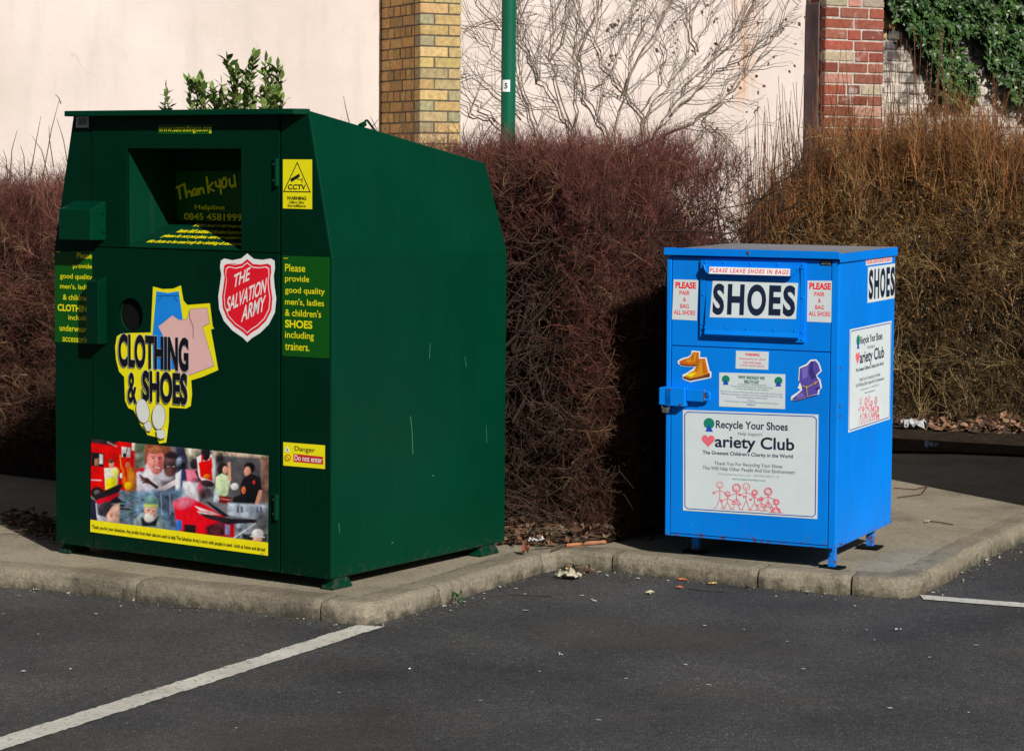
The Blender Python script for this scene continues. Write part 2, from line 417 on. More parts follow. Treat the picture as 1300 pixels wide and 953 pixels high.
# painted parking lines
def mat_line():
    t = NT('road_paint')
    wn = t.ramp(t.noise(45, 6, .75), [(.35, B1), (.46, W1)])
    t.base(t.mix(wn, (.20, .19, .17), t.ramp(t.noise(6, 4), [(.3, (.52, .50, .44)), (.7, (.70, .68, .62))])))
    t.rough(.7, .25); t.bump(t.noise(150, 4, .7), .5, .004); return t.m
M['line'] = mat_line()
def ribbon(name, A, B, wd, seed, z=ZA+.004, rag0=.02, rag1=.03):
    rnd = random.Random(seed); A, B = np.array(A), np.array(B); d = B-A; L = np.linalg.norm(d); d /= L; n = np.array([-d[1], d[0]])
    N = int(L/.02); V = []; F = []
    for i in range(N+1):
        t = L*i/N
        for s_ in (-1, 1):
            e = (wd/2+rnd.uniform(-.004, .004)+.005*mnoise.noise(Vector((t*4, s_*9.0, seed))))*s_
            q = A+d*(t+(rnd.uniform(-rag0, rag0) if i == 0 else rnd.uniform(-rag1, rag1)*0 if i < N else rnd.uniform(-rag1, rag1)))+n*e
            V.append((q[0], q[1], z))
    for i in range(N): F.append((2*i, 2*i+2, 2*i+3, 2*i+1))
    o = mk(name, V, F, M['line']); return tag(o, kind='structure')
e1 = ground(471, 795, ZA)[:2]; e0 = ground(258, 863, ZA)[:2]; dd = (e0-e1)/np.linalg.norm(e0-e1)
ribbon('parking_line', e1, e1+dd*5, .095, 1)
e1 = ground(1170, 758.5, ZA)[:2]; e0 = ground(1300, 769, ZA)[:2]; dd = (e0-e1)/np.linalg.norm(e0-e1)
ribbon('parking_line', e1, e1+dd*5, .085, 2)

# ================================================================== GREEN CLOTHING BANK
GO = np.array([-.64124, 8.29336, 0]); GYAW = -.603917; GR = rz(GYAW)
W, D, ZB, ZC, ZT, TA, ZTB, TB, TC = 1.3714, 1.0925, .0391, 1.185, 1.7067, .108, 1.528, .085, .03
def gpx(off=0.0):
    def f(u, v):
        P = onplane(u, v, GO+GR[:, 1]*off, GR[:, 1]); q = GR.T @ (P-GO); return (q[0], q[2])
    return f
STEP = .00035
def gto(off): return lambda a, b, l: (a, off-.0008-STEP*l, b)
bank = empty('clothing_bank', GO, (0, 0, GYAW))
tag(bank, 'large dark green steel clothes recycling bank with sloping roof, posters and a red shield', 'recycling bank')
SL, SR = -1.1675, -.2335       # seams beside the door
mb = MB()
hp = []
for x0, sg in ((0, -1), (-W, 1)):
    hp += [(x0, .006, ZB), (x0, D, ZB), (x0, D, ZC), (x0, .006, ZC), (x0+sg*TA, .006, ZT), (x0+sg*TB, D-TC, ZTB)]
mb.hull(hp, .007, drop=(0, -1, 0))
e = .002
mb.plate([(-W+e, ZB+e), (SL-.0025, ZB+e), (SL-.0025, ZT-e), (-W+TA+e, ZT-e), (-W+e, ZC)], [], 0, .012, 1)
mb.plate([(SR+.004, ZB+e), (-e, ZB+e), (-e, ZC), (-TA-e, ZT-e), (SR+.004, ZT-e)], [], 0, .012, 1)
mb.build('body', [M['green'], M['green_shaded_front']], bank)
MB().box(SL-.04, SR+.04, .016, .018, ZB+.004, 1.195).box(SL-.04, -.992, .0185, .020, 1.19, ZT-.006).box(-.405, SR+.04, .0185, .020, 1.19, ZT-.006).build('inner_lining', M['dark'], bank)
# eave flange
fl = MB()
fl.hull([(x, y, z) for x, y in ((-W+TA-.004, .01), (-W+TA-.004, -.047), (-TA-.028, -.047), (-TA+.004, .01)) for z in (ZT-.016, ZT+.005)], .003)
fl.build('eave', M['green'], bank)
# upper front panel with the chute opening
CXL, CXR, CZB, CZT = -.983, -.416, 1.203, 1.571
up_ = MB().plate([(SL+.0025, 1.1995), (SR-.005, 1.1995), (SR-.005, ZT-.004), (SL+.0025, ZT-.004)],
                 [[(CXL, CZB), (CXR, CZB), (CXR, CZT), (CXL, CZT)]], -.003, .010).build('front_panel', M['green_shaded_front'], bank)
ch = MB(); dp = .27; zt_ = 1.300
ch.V += [(CXL, .0, CZB), (CXL, dp, zt_), (CXL, dp, CZT), (CXL, .0, CZT), (CXR, .0, CZB), (CXR, dp, zt_), (CXR, dp, CZT), (CXR, .0, CZT)]
ch.F += [[0, 1, 2, 3], [4, 7, 6, 5], [1, 5, 6, 2], [0, 4, 5, 1], [3, 2, 6, 7]]; ch.M += [0]*5
for q in ((-.5, 1.45), (-.45, 1.29)): ch.cyl((q[0], dp, q[1]), (q[0], dp-.01, q[1]), .009, m=0)
chute = ch.build('deposit_chute', M['green_in'], bank)
# chute notice on the back of the chute
gz = zoom(180, 180, 6.35)
sh = Sheet(gpx(dp-.004), gto(dp-.004))
sh.poly([gz(255, 240), gz(800, 235), gz(800, 700), gz(300, 700)], 'panel')
strokes = [[(275, 372), (340, 345)], [(300, 365), (315, 462)], [(345, 335), (365, 450)], [(362, 425), (385, 395), (398, 405), (405, 440)],
           [(446, 385), (425, 380), (412, 405), (420, 432), (440, 425), (447, 388), (453, 432)], [(462, 375), (471, 425)], [(468, 398), (485, 372), (498, 378), (506, 415)],
           [(528, 285), (545, 412)], [(578, 330), (543, 372), (588, 397)], [(600, 320), (606, 355), (625, 362), (640, 345)], [(634, 303), (647, 422)],
           [(672, 290), (655, 315), (655, 350), (668, 372), (688, 355), (692, 318), (680, 292), (672, 290)], [(714, 298), (718, 345), (735, 366), (754, 345)], [(754, 268), (764, 362)]]
for st in strokes: sh.line([gz(*p) for p in st], 2.5, 'ytext')
z_ = lambda *a: a
def TZ(sh, zz, t, x0, x1, y0, y1, ink, **k):
    a = zz(x0, y0); b = zz(x1, y1); sh.text(t, a[0], b[0], a[1], b[1], ink, **k)
TZ(sh, gz, 'Helpline', 435, 678, 508, 558, 'ytext', shear=-.05, bold=.01)
TZ(sh, gz, '0845 4581999', 350, 815, 578, 634, 'ytext', bold=.014)
sh.line([gz(420, 655), gz(800, 663)], .9, 'ytext')
sh.build('notice', chute, 'dark green notice reading Thankyou at the back of the chute')
# printed rows on the sloping tray of the chute
def tray(a, b, l): return (a, b*dp-.0, CZB+(zt_-CZB)*b+.0008+.0004*l)
ts = Sheet(lambda u, v: (u, v), tray)
rows_ = [(.12, -.93, -.43, 'this chute to be used only for clothing & shoes please'), (.32, -.90, -.45, 'please do not put glass, cans or rubbish in here'),
         (.52, -.87, -.43, 'items left outside the bank cannot be collected'), (.72, -.84, -.45, 'if this bank is full telephone the helpline')]
for b0, xa, xb, tx in rows_:
    V_, F_ = text_shape(tx, .035); ts.raw(np.stack([xa+(xb-xa)*V_[:, 0], b0+.135*V_[:, 1]], 1), F_, 'yellow')
ts.build('printed_rows', chute, 'rows of small yellow print on the chute tray')
# door
def ring(cx, cz, r, n=32, ry=None): return [(cx+r*math.cos(2*math.pi*i/n), cz+(ry or r)*math.sin(2*math.pi*i/n)) for i in range(n)]
HC = (-.968, .945, .064)
door = MB().plate([(SL+.0025, ZB+.003), (SR-.005, ZB+.003), (SR-.005, 1.1955), (SL+.0025, 1.1955)], [ring(*HC)], -.003, .010).build('door', M['green_shaded_front'], bank)
hl = MB(); n = 32; b0 = 0
for y in (-.002, .09):
    for p in ring(*HC, n): hl.V.append((p[0], y, p[1]))
for i in range(n): hl.F.append([i, (i+1) % n, n+(i+1) % n, n+i]); hl.M.append(0)
hl.F.append([n+i for i in range(n)]); hl.M.append(1)
hl.build('lock_hole', [M['green_in'], M['dark']], door)
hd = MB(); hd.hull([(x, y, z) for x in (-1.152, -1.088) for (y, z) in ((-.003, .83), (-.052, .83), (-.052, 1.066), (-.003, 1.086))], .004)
hd.build('handle', M['green_shaded_front'], door)
lk = MB(); lk.hull([(x, y, z) for x in (-1.262, -1.094) for (y, z) in ((-.0005, 1.224), (-.084, 1.224), (-.084, 1.340), (-.0005, 1.372))], .004)
lk.cyl((-1.093, -.018, 1.33), (-1.089, -.018, 1.33), .008); lk.cyl((-1.093, -.018, 1.26), (-1.089, -.018, 1.26), .008)
lk.build('lock_box', M['green'], bank)
for z0, z1 in ((1.437, 1.536), (.235, .327)):
    h = MB(); h.cyl((-.242, -.010, z0), (-.242, -.010, z1), .009); h.box(-.262, -.246, -.009, -.0035, z0, z1, .001)
    h.cyl((-.254, -.0085, z0+.02), (-.254, -.0125, z0+.02), .005, m=1); h.cyl((-.254, -.0085, z1-.02), (-.254, -.0125, z1-.02), .005, m=1)
    h.build('hinge', [M['green'], M['steel']], bank)
for x0, x1, y0, y1 in ((-.055, -.002, .02, .125), (-.055, -.002, D-.16, D-.045), (-W+.002, -W+.055, .02, .125), (-W+.002, -W+.055, D-.16, D-.045)):
    c = (x0+x1)/2; cy = (y0+y1)/2
    f = MB(); f.hull([(c+(x-c)*k, cy+(y-cy)*k, z) for z, k in ((0.001, 1.12), (ZB+.002, .72)) for x in (x0, x1) for y in (y0, y1)], .003)
    f.build('foot', M['green'], bank)
lp = MB(); bx = lambda y: -.0975+.0*y
ry_ = lambda y: ZT-(ZT-ZTB)*(y/(D-TC))
lp.tube([(-.112, .31, ry_(.31)-.004), (-.110, .335, ry_(.33)+.026), (-.118, .355, ry_(.35)+.030), (-.112, .40, ry_(.4)-.004)], .0042)
lp.cyl((-.108, .30, ry_(.3)), (-.108, .325, ry_(.32)+.012), .010)
lp.build('lifting_loop', M['green'], bank)
# --- stickers of the green bank
F0 = gpx(-.0005)
def SF(): return Sheet(gpx(0), gto(-.0005))
def SD(): return Sheet(gpx(-.003), gto(-.0035))
s = SF(); s.poly([(359.5, 202.5), (396.7, 202.7), (396.7, 265.6), (359.5, 264.6)], 'yellow')
cz = zoom(340, 180, 3.178)
s.poly([cz(120, 80), cz(175, 205), cz(63, 203)], 'black'); s.poly([cz(120, 89), cz(169, 200.5), cz(69, 199)], 'yellow')
s.poly([cz(92, 151), cz(129, 128), cz(132, 141), cz(97, 163)], 'black')
s.line([cz(118, 149), cz(140, 155)], .8, 'black'); s.line([cz(141, 146), cz(141, 166)], .7, 'black')
TZ(s, cz, 'CCTV', 84, 156, 172, 193, 'black', bold=.02)
TZ(s, cz, 'WARNING', 80, 158, 220, 234, 'black', bold=.012); TZ(s, cz, '24hrs Site', 89, 149, 238, 249, 'black', bold=.008); TZ(s, cz, 'Surveillance', 83, 156, 252, 263, 'black', bold=.008)
s.build('warning_sticker', bank, 'yellow CCTV warning sticker with camera triangle')
s = SF(); s.poly([(360, 561), (413, 565), (413, 595), (360, 590.5)], 'yellow')
dz = zoom(90, 540, 3.714)
TZ(s, dz, 'Danger', 1056, 1152, 100, 130, 'black', bold=.014)
s.poly([dz(1051, 132), dz(1191, 147), dz(1191, 183), dz(1051, 170)], 'dred'); TZ(s, dz, 'Do not enter', 1056, 1187, 143, 170, 'white', bold=.012)
s.poly([dz(1022, 95), dz(1035, 124), dz(1010, 122)], 'white'); s.poly([dz(1022, 104), dz(1027, 119), dz(1018, 118)], 'grey')
s.ell(*dz(1025, 151), 3.9, 4.2, 'dred'); s.ell(*dz(1025, 151), 2.9, 3.2, 'yellow'); s.line([dz(1016, 142), dz(1034, 160)], .9, 'dred')
s.build('danger_sticker', bank, 'yellow sticker reading Danger Do not enter')
s = SF(); s.poly([(359, 324.5), (419.3, 326.5), (418.6, 455), (358.8, 451.5)], 'panel')
for tx, xa, xb, ya, yb, bo in (('Please', 71, 152, 494, 524, .008), ('provide', 71, 168, 540, 572, .008), ('good quality', 71, 231, 588, 620, .008), ("men's, ladies", 71, 228, 634, 664, .008),
                               ("& children's", 71, 216, 677, 706, .008), ('SHOES', 71, 181, 720, 752, .03), ('including', 71, 187, 766, 802, .008), ('trainers.', 71, 169, 812, 842, .008)):
    TZ(s, cz, tx, xa, xb, ya, yb, 'ytext', bold=bo)
s.line([cz(65, 470), cz(82, 470)], .7, 'ytext')
s.build('shoes_notice', bank, 'green panel with yellow lettering asking for shoes')
s = SF(); s.poly([(70.3, 319), (118, 319), (117.6, 437), (70, 434)], 'panel')
lz = zoom(60, 240, 4.33)
for tx, xa, xb, ya, yb, bo in (('Please', 164, 247, 350, 382, .008), ('provide', 143, 247, 410, 444, .008), ('good quality', 72, 248, 466, 502, .008), ("men's, ladies", 72, 249, 522, 554, .008),
                               ("& children's", 88, 249, 580, 612, .008), ('CLOTHING', 59, 249, 636, 674, .03), ('including', 118, 249, 694, 730, .008), ('underwear &', 70, 249, 750, 784, .008), ('accessories.', 86, 249, 808, 842, .008)):
    TZ(s, lz, tx, xa, xb, ya, yb, 'ytext', bold=bo)
s.line([lz(50, 345), lz(72, 345)], .7, 'ytext')
s.build('clothing_notice', bank, 'green panel with yellow lettering asking for clothing, half behind the handle')
s = SF(); s.poly([(97, 148.5), (113, 148.2), (113, 162), (96.5, 162.5)], 'lgrey'); s.poly([(100, 150.5), (111, 150.3), (111, 159), (99.7, 159.4)], 'grey')
s.build('maker_plate', bank, 'small silver plate in the top corner')
s = Sheet(gpx(-.003), gto(-.0035)); s.poly([(201, 158.5), (269.5, 159), (269.5, 170.5), (201, 170)], 'panel')
s.text('www.satradingco.org', 202, 269, 159.5, 169.5, 'ytext', bold=.0)
s.build('web_address', up_, 'yellow web address above the chute')
# shield
yz = zoom(50, 320, 3.666)
s = SD()
def shield(k):
    c = (969, 212)
    P = [(969, 6), (1000, 32), (1040, 36), (1078, 30), (1096, 40), (1098, 75), (1092, 110), (1096, 160), (1104, 215), (1098, 280), (1070, 335), (1030, 375), (990, 400), (969, 419), (948, 398), (900, 365), (860, 320), (838, 265), (834, 205), (842, 150), (848, 105), (842, 70), (846, 40), (862, 30), (900, 38), (940, 30)]
    return [yz(c[0]+(x-c[0])*k, c[1]+(y-c[1])*k) for x, y in P]
s.poly(shield(1), 'white'); s.poly(shield(.87), 'red'); s.poly(shield(.80), 'white'); s.poly(shield(.775), 'red')
for tx, x0, x1, yc, h in (('THE', 906, 982, 118, 62), ('SALVATION', 876, 1058, 200, 72), ('ARMY', 946, 1054, 262, 74)):
    V_, F_ = text_shape(tx, .018); a = np.array([x0+(x1-x0)*V_[:, 0], yc+(.5-V_[:, 1])*h-(V_[:, 0]-.5)*(x1-x0)*.50]).T
    a[:, 0] += (V_[:, 1]-.5)*h*.12
    s.raw([s.px(*yz(*p)) for p in a], F_, 'white')
s.text('SA001', yz(890, 0)[0], yz(922, 0)[0], yz(0, 50)[1], yz(0, 57)[1], 'red')
s.build('shield_sticker', door, 'red and white shield sticker')
# clothing & shoes sticker
s = SD()
Y = [(530, 160), (575, 172), (625, 170), (660, 155), (672, 225), (690, 246), (795, 238), (808, 345), (815, 355), (800, 360), (834, 548), (760, 580), (708, 596), (712, 660), (706, 715), (685, 727), (605, 722), (604, 790), (592, 885), (560, 890), (545, 860), (505, 850), (470, 800), (440, 735), (415, 725), (400, 690), (396, 580), (372, 555), (358, 500), (354, 440), (362, 392), (380, 380), (430, 376), (520, 374)]
s.poly([yz(*p) for p in Y], 'yellow')
s.poly([yz(*p) for p in [(546, 182), (600, 190), (650, 182), (672, 330), (690, 400), (640, 545), (530, 545), (528, 390)]], 'sky')
s.poly([yz(*p) for p in [(556, 346), (622, 294), (652, 314), (688, 312), (706, 264), (782, 260), (794, 330), (762, 346), (815, 528), (700, 572), (640, 560), (610, 470), (584, 400)]], 'pink')
s.line([yz(*p) for p in [(555, 346), (622, 293), (652, 315), (688, 313), (706, 264), (783, 259), (795, 331), (762, 347), (816, 529), (700, 572)]], .35, 'grey')
s.line([yz(*p) for p in [(548, 204), (650, 202)]], .4, 'navy'); s.line([yz(*p) for p in [(552, 232), (575, 205)]], .4, 'navy'); s.line([yz(*p) for p in [(646, 230), (630, 207)]], .4, 'navy')
s.line([yz(*p) for p in [(700, 270), (705, 310), (720, 345), (720, 400)]], .5, 'grey')
for tx, x0, x1, y0, y1 in (('CLOTHING', 372, 698, 388, 545), ('&', 416, 458, 560, 703), ('SHOES', 484, 694, 556, 703)):
    kb = .5 if tx == '&' else 1
    xs = [yz(x0, 0)[0], yz(x1, 0)[0]]; ys = [yz(0, y0)[1], yz(0, y1)[1]]
    s.lay += 1; s.text(tx, xs[0]-.8, xs[1]+.8, ys[0]-.8, ys[1]+.8, 'lgrey', bold=.058*kb, sp=1.02); s.lay += 1; s.text(tx, xs[0], xs[1], ys[0], ys[1], 'black', bold=.044*kb, sp=1.02)
for cx_, cy_, a, b, ro in ((487, 738, 29, 56, -.15), (562, 765, 30, 58, .03)):
    q = yz(cx_, cy_); s.ell(q[0], q[1], (a+2)/3.666, (b+2)/3.666, 'grey', rot=ro); s.ell(q[0], q[1], a/3.666, b/3.666, 'pale', rot=ro)
for P in ([(492, 800), (520, 782), (532, 812), (524, 832), (505, 830)], [(552, 826), (592, 824), (594, 862), (572, 868), (556, 860)]):
    s.poly([yz(*p) for p in P], 'pale'); s.line([yz(*p) for p in P], .4, 'grey', closed=True)
s.build('clothing_sticker', door, 'cut-out sticker of trousers, shirt and soles reading CLOTHING & SHOES')
def gpx_side(u, v):
    P = onplane(u, v, GO, GR[:, 0]); q = GR.T @ (P-GO); return (q[1], q[2])
s = Sheet(gpx_side, lambda a, b_, l: (.0006+.0001*l, a, b_))
for L, wd in (([(521, 528), (523, 548), (524, 576)], .8), ([(617, 540), (618, 562)], .45), ([(590, 452), (592, 466)], .5), ([(546, 436), (545, 455)], .6), ([(430, 664), (431, 676)], .7), ([(549, 603), (551, 604)], 1.2), ([(497, 689), (499, 688)], 1.3)):
    s = Sheet(gpx_side, lambda a, b_, l: (.0006+.0001*l, a, b_)); s.line(L, wd, 'scuff'); s.build('scuff_mark', bank, 'pale scratch or drip on the side panel')
# ------------------------------------------------------------------ the photo-collage poster (a printed picture, coloured point by point)
def lin(c): 
    c = np.asarray(c, float)/255; return np.where(c <= .04045, c/12.92, ((c+.055)/1.055)**2.4)
PW, PH = 420, 210
pu, pv_ = np.meshgrid(np.linspace(0, 1, PW), np.linspace(0, 1, PH))
PX = 32+1220*pu; PY = 38+115*pu+(637+50*pu)*pv_             # same layout coordinates as measured on the photograph
img = np.zeros((PH, PW, 3)); img[:] = lin((120, 120, 125))
def fbm(scale, seed, oct_=4):
    r = np.random.default_rng(seed); out = np.zeros((PH, PW)); amp = 1
    for o in range(oct_):
        nx, ny = int(PW/scale*2**o)+3, int(PH/scale*2**o)+3
        g = r.random((ny, nx)); X = np.linspace(0, nx-1.01, PW); Yy = np.linspace(0, ny-1.01, PH)
        xi = X.astype(int); yi = Yy.astype(int); fx = (X-xi)[None, :]; fy = (Yy-yi)[:, None]
        a = g[np.ix_(yi, xi)]*(1-fx)+g[np.ix_(yi, np.minimum(xi+1, nx-1))]*fx
        b = g[np.ix_(np.minimum(yi+1, ny-1), xi)]*(1-fx)+g[np.ix_(np.minimum(yi+1, ny-1), np.minimum(xi+1, nx-1))]*fx
        out += amp*(a*(1-fy)+b*fy); amp *= .55
    return (out-out.min())/(out.max()-out.min())
def comp(mask, c, var=.12, seed=0, sh0=1.0):
    global img
    sh_ = (1+var*(fbm(14, seed+5, 3)[..., None]*2-1)*1.6)*sh0
    img = img*(1-mask[..., None])+lin(c)*sh_*mask[..., None]
_sd = [0]
def E_(cx, cy, a, b, c, rot=0, soft=.12, var=.14, al=1):
    dx, dy = PX-cx, PY-cy; cr, sr = math.cos(rot), math.sin(rot)
    q = np.sqrt(((dx*cr+dy*sr)/a)**2+((-dx*sr+dy*cr)/b)**2); _sd[0] += 1
    sh0 = np.clip(1.05-.30*dx/max(a, 8)-.26*dy/max(b, 8), .55, 1.45)[..., None]
    comp(np.clip((1+soft-q)/(2*soft), 0, 1)*al, c, var*1.7, _sd[0], sh0)
def P_(pts, c, soft=4, var=.14, al=1):
    inside = np.zeros((PH, PW), bool); dist = np.full((PH, PW), 1e9); n = len(pts)
    for i in range(n):
        (x1, y1), (x2, y2) = pts[i-1], pts[i]
        cond = (y1 > PY) != (y2 > PY)
        inside ^= cond & (PX < (x2-x1)*(PY-y1)/((y2-y1) if y2 != y1 else 1e-9)+x1)
        L2 = (x2-x1)**2+(y2-y1)**2+1e-9; t = np.clip(((PX-x1)*(x2-x1)+(PY-y1)*(y2-y1))/L2, 0, 1)
        dist = np.minimum(dist, np.hypot(PX-x1-t*(x2-x1), PY-y1-t*(y2-y1)))
    sdv = np.where(inside, dist, -dist); _sd[0] += 1
    xs_ = [p[0] for p in pts]; ys_ = [p[1] for p in pts]
    sh0 = np.clip(1.02-.28*(2*(PX-min(xs_))/(max(xs_)-min(xs_)+1)-1)-.16*(2*(PY-min(ys_))/(max(ys_)-min(ys_)+1)-1), .5, 1.5)[..., None]
    comp(np.clip(.5+sdv/(2*soft), 0, 1)*al, c, var*1.8, _sd[0], sh0)
def L_(x1, y1, x2, y2, wd, c, al=1, soft=2.5):
    L2 = (x2-x1)**2+(y2-y1)**2; t = np.clip(((PX-x1)*(x2-x1)+(PY-y1)*(y2-y1))/L2, 0, 1)
    d = np.hypot(PX-x1-t*(x2-x1), PY-y1-t*(y2-y1)); _sd[0] += 1
    comp(np.clip(.5+(wd/2-d)/(2*soft), 0, 1)*al, c, .1, _sd[0])
P_([(20, 30), (440, 60), (430, 430), (20, 430)], (196, 30, 40)); P_([(20, 30), (250, 50), (180, 85), (20, 62)], (40, 36, 38), 8)
L_(150, 60, 215, 90, 10, (150, 130, 130)); P_([(33, 128), (126, 136), (124, 228), (33, 224)], (16, 16, 22)); P_([(58, 175), (88, 170), (88, 220), (58, 218)], (150, 110, 85)); P_([(93, 142), (118, 145), (118, 210), (93, 208)], (205, 205, 210))
L_(35, 318, 108, 322, 8, (225, 190, 190)); E_(78, 405, 46, 38, (22, 20, 24)); E_(78, 405, 22, 18, (90, 84, 88))
P_([(222, 48), (352, 60), (352, 215), (235, 190)], (205, 40, 48)); P_([(252, 92), (315, 100), (312, 168), (252, 160)], (205, 205, 208)); P_([(325, 60), (348, 62), (348, 120), (325, 116)], (225, 222, 220))
P_([(350, 60), (430, 70), (420, 230), (345, 250)], (120, 128, 118), 10, .4); E_(385, 100, 30, 34, (70, 96, 70), 0, .5)
P_([(128, 238), (215, 235), (228, 305), (222, 385), (138, 386)], (215, 218, 205)); P_([(140, 310), (216, 300), (218, 382), (140, 386)], (232, 222, 40)); E_(180, 212, 18, 26, (205, 160, 140)); E_(176, 190, 19, 14, (90, 70, 50)); E_(205, 270, 26, 30, (225, 225, 130), 0, .4)
P_([(255, 235), (345, 235), (360, 420), (300, 430), (258, 340)], (190, 95, 35), 5, .3); E_(296, 188, 34, 24, (205, 50, 40)); E_(296, 218, 18, 22, (170, 100, 75)); L_(275, 240, 300, 350, 16, (200, 40, 35)); L_(330, 240, 290, 370, 12, (40, 30, 30)); E_(325, 330, 28, 80, (190, 120, 60), -.1, .4); E_(300, 360, 26, 26, (215, 170, 30)); E_(250, 290, 9, 18, (225, 225, 225))
L_(240, 150, 250, 240, 7, (190, 160, 40)); L_(300, 60, 280, 170, 5, (70, 40, 40)); E_(272, 150, 12, 16, (50, 25, 28))
P_([(360, 270), (430, 215), (600, 260), (640, 420), (360, 420)], (205, 200, 212), 8); E_(400, 250, 32, 14, (190, 45, 60), -.2, .4)
E_(505, 120, 92, 62, (140, 82, 62), 0, .15, .3); E_(440, 150, 26, 60, (128, 72, 55), .1, .3); E_(575, 140, 22, 50, (128, 72, 55), 0, .3)
E_(492, 192, 62, 92, (222, 138, 132), -.05, .07); E_(470, 200, 22, 40, (236, 160, 150), 0, .6); E_(520, 190, 18, 60, (196, 104, 104), 0, .6); L_(462, 160, 486, 158, 6, (96, 52, 52)); L_(508, 165, 530, 166, 6, (96, 52, 52)); E_(476, 172, 8, 5, (60, 40, 46)); E_(518, 176, 8, 5, (60, 40, 46)); E_(503, 195, 9, 22, (236, 158, 150), 0, .5); L_(480, 232, 525, 240, 13, (170, 60, 70)); L_(486, 233, 520, 239, 6, (245, 240, 238)); E_(492, 120, 56, 24, (150, 92, 68), 0, .3, .4)
P_([(430, 210), (470, 275), (500, 320), (530, 380), (470, 380), (400, 300)], (232, 228, 236), 8)
E_(596, 215, 50, 82, (66, 46, 48), .05, .08); E_(588, 265, 32, 30, (98, 66, 64), 0, .5); E_(590, 180, 30, 24, (112, 82, 80), 0, .7); E_(582, 228, 9, 5, (200, 190, 190)); E_(582, 228, 4, 4, (14, 10, 12)); E_(618, 230, 8, 5, (190, 180, 180)); E_(618, 230, 4, 4, (14, 10, 12)); E_(600, 252, 8, 12, (100, 70, 68), 0, .5); E_(600, 285, 18, 8, (120, 60, 60)); E_(600, 150, 46, 26, (40, 28, 32), 0, .3)
P_([(535, 330), (660, 300), (660, 480), (560, 500)], (88, 78, 88), 14); L_(540, 385, 640, 330, 34, (216, 206, 214)); [L_(430+i*4, 322+i*3, 382+i*7, 288+i*17, 11, (84, 56, 52)) for i in range(4)]; E_(432, 325, 30, 20, (84, 56, 52), .55, .3); L_(430, 320, 500, 370, 24, (64, 42, 42)); 
P_([(630, 90), (700, 95), (720, 330), (640, 300)], (36, 38, 56), 10); E_(668, 185, 42, 56, (38, 40, 60), 0, .12, .5); E_(660, 200, 22, 30, (150, 160, 180), 0, .5, .6); P_([(632, 280), (672, 250), (672, 420), (630, 415)], (206, 214, 226)); P_([(672, 250), (700, 250), (690, 340), (660, 400)], (42, 56, 96), 8)
P_([(690, 95), (800, 100), (790, 180), (720, 190)], (150, 140, 125), 8, .5); E_(735, 125, 14, 20, (225, 222, 215), 0, .4, .4)
E_(758, 212, 27, 38, (44, 34, 38)); P_([(700, 250), (780, 250), (812, 380), (800, 420), (720, 400)], (216, 120, 144), 6, .4); P_([(682, 330), (790, 340), (790, 480), (680, 450)], (218, 218, 228), 8, .2); L_(770, 260, 800, 330, 16, (60, 44, 46)); E_(800, 380, 16, 44, (215, 90, 120), 0, .4)
P_([(775, 165), (810, 145), (905, 150), (900, 330), (860, 380), (790, 300)], (226, 224, 226)); E_(835, 140, 31, 50, (30, 24, 28), 0, .1); P_([(785, 200), (870, 180), (885, 330), (800, 300)], (214, 50, 50)); P_([(805, 150), (820, 150), (815, 230), (800, 230)], (214, 50, 50), 3); P_([(862, 165), (876, 165), (882, 240), (866, 240)], (214, 50, 50), 3); E_(845, 295, 24, 14, (225, 120, 50)); E_(848, 345, 46, 24, (52, 38, 42), .2); P_([(790, 390), (860, 370), (890, 430), (800, 470)], (80, 70, 80), 10); E_(820, 420, 18, 24, (60, 40, 36))
P_([(880, 108), (1255, 150), (1255, 200), (880, 170)], (150, 136, 120), 6, .7); P_([(905, 150), (1200, 170), (1200, 480), (900, 440)], (84, 82, 86), 8); E_(930, 175, 28, 30, (40, 32, 34), 0, .4)
E_(950, 248, 36, 48, (36, 28, 32)); E_(966, 252, 17, 27, (214, 160, 140)); P_([(905, 300), (945, 275), (1000, 300), (985, 420), (920, 465), (900, 400)], (200, 216, 180)); L_(992, 205, 996, 320, 20, (212, 160, 138)); E_(990, 350, 14, 24, (200, 210, 175)); P_([(895, 380), (925, 420), (915, 480), (890, 470)], (190, 205, 220))
E_(1030, 365, 26, 24, (222, 222, 224)); E_(1128, 236, 36, 38, (16, 14, 18)); E_(1114, 262, 22, 34, (206, 150, 130)); P_([(1092, 300), (1140, 275), (1200, 300), (1216, 400), (1180, 490), (1010, 480), (1020, 440), (1070, 420), (1068, 350)], (20, 19, 24), 5); L_(1200, 400, 1178, 480, 26, (210, 152, 132)); E_(1090, 390, 14, 26, (190, 100, 70)); E_(1157, 336, 9, 14, (200, 60, 60)); P_([(925, 425), (1010, 440), (1008, 490), (930, 478)], (120, 34, 36)); L_(940, 448, 1000, 458, 7, (200, 130, 130))
P_([(1200, 160), (1256, 165), (1256, 480), (1215, 470)], (128, 96, 84), 8, .3)
P_([(232, 390), (360, 400), (360, 640), (240, 620)], (86, 108, 124), 10, .6); P_([(350, 400), (690, 380), (700, 690), (340, 660)], (104, 132, 158), 18, .4); P_([(480, 400), (620, 420), (600, 560), (500, 520)], (72, 84, 108), 20, .3)
for i in range(9):
    for j in range(4): L_(246+j*30, 410+i*24+j*3, 268+j*30, 411+i*24+j*3, 13, (80+14*((i*7+j*3) % 4), 102+12*((i+j) % 4), 118+10*((i*3+j) % 4)), .8)
for x in (380, 420, 470, 530, 590): L_(x, 410, x+8, 560, 7, (170, 190, 205), .5)
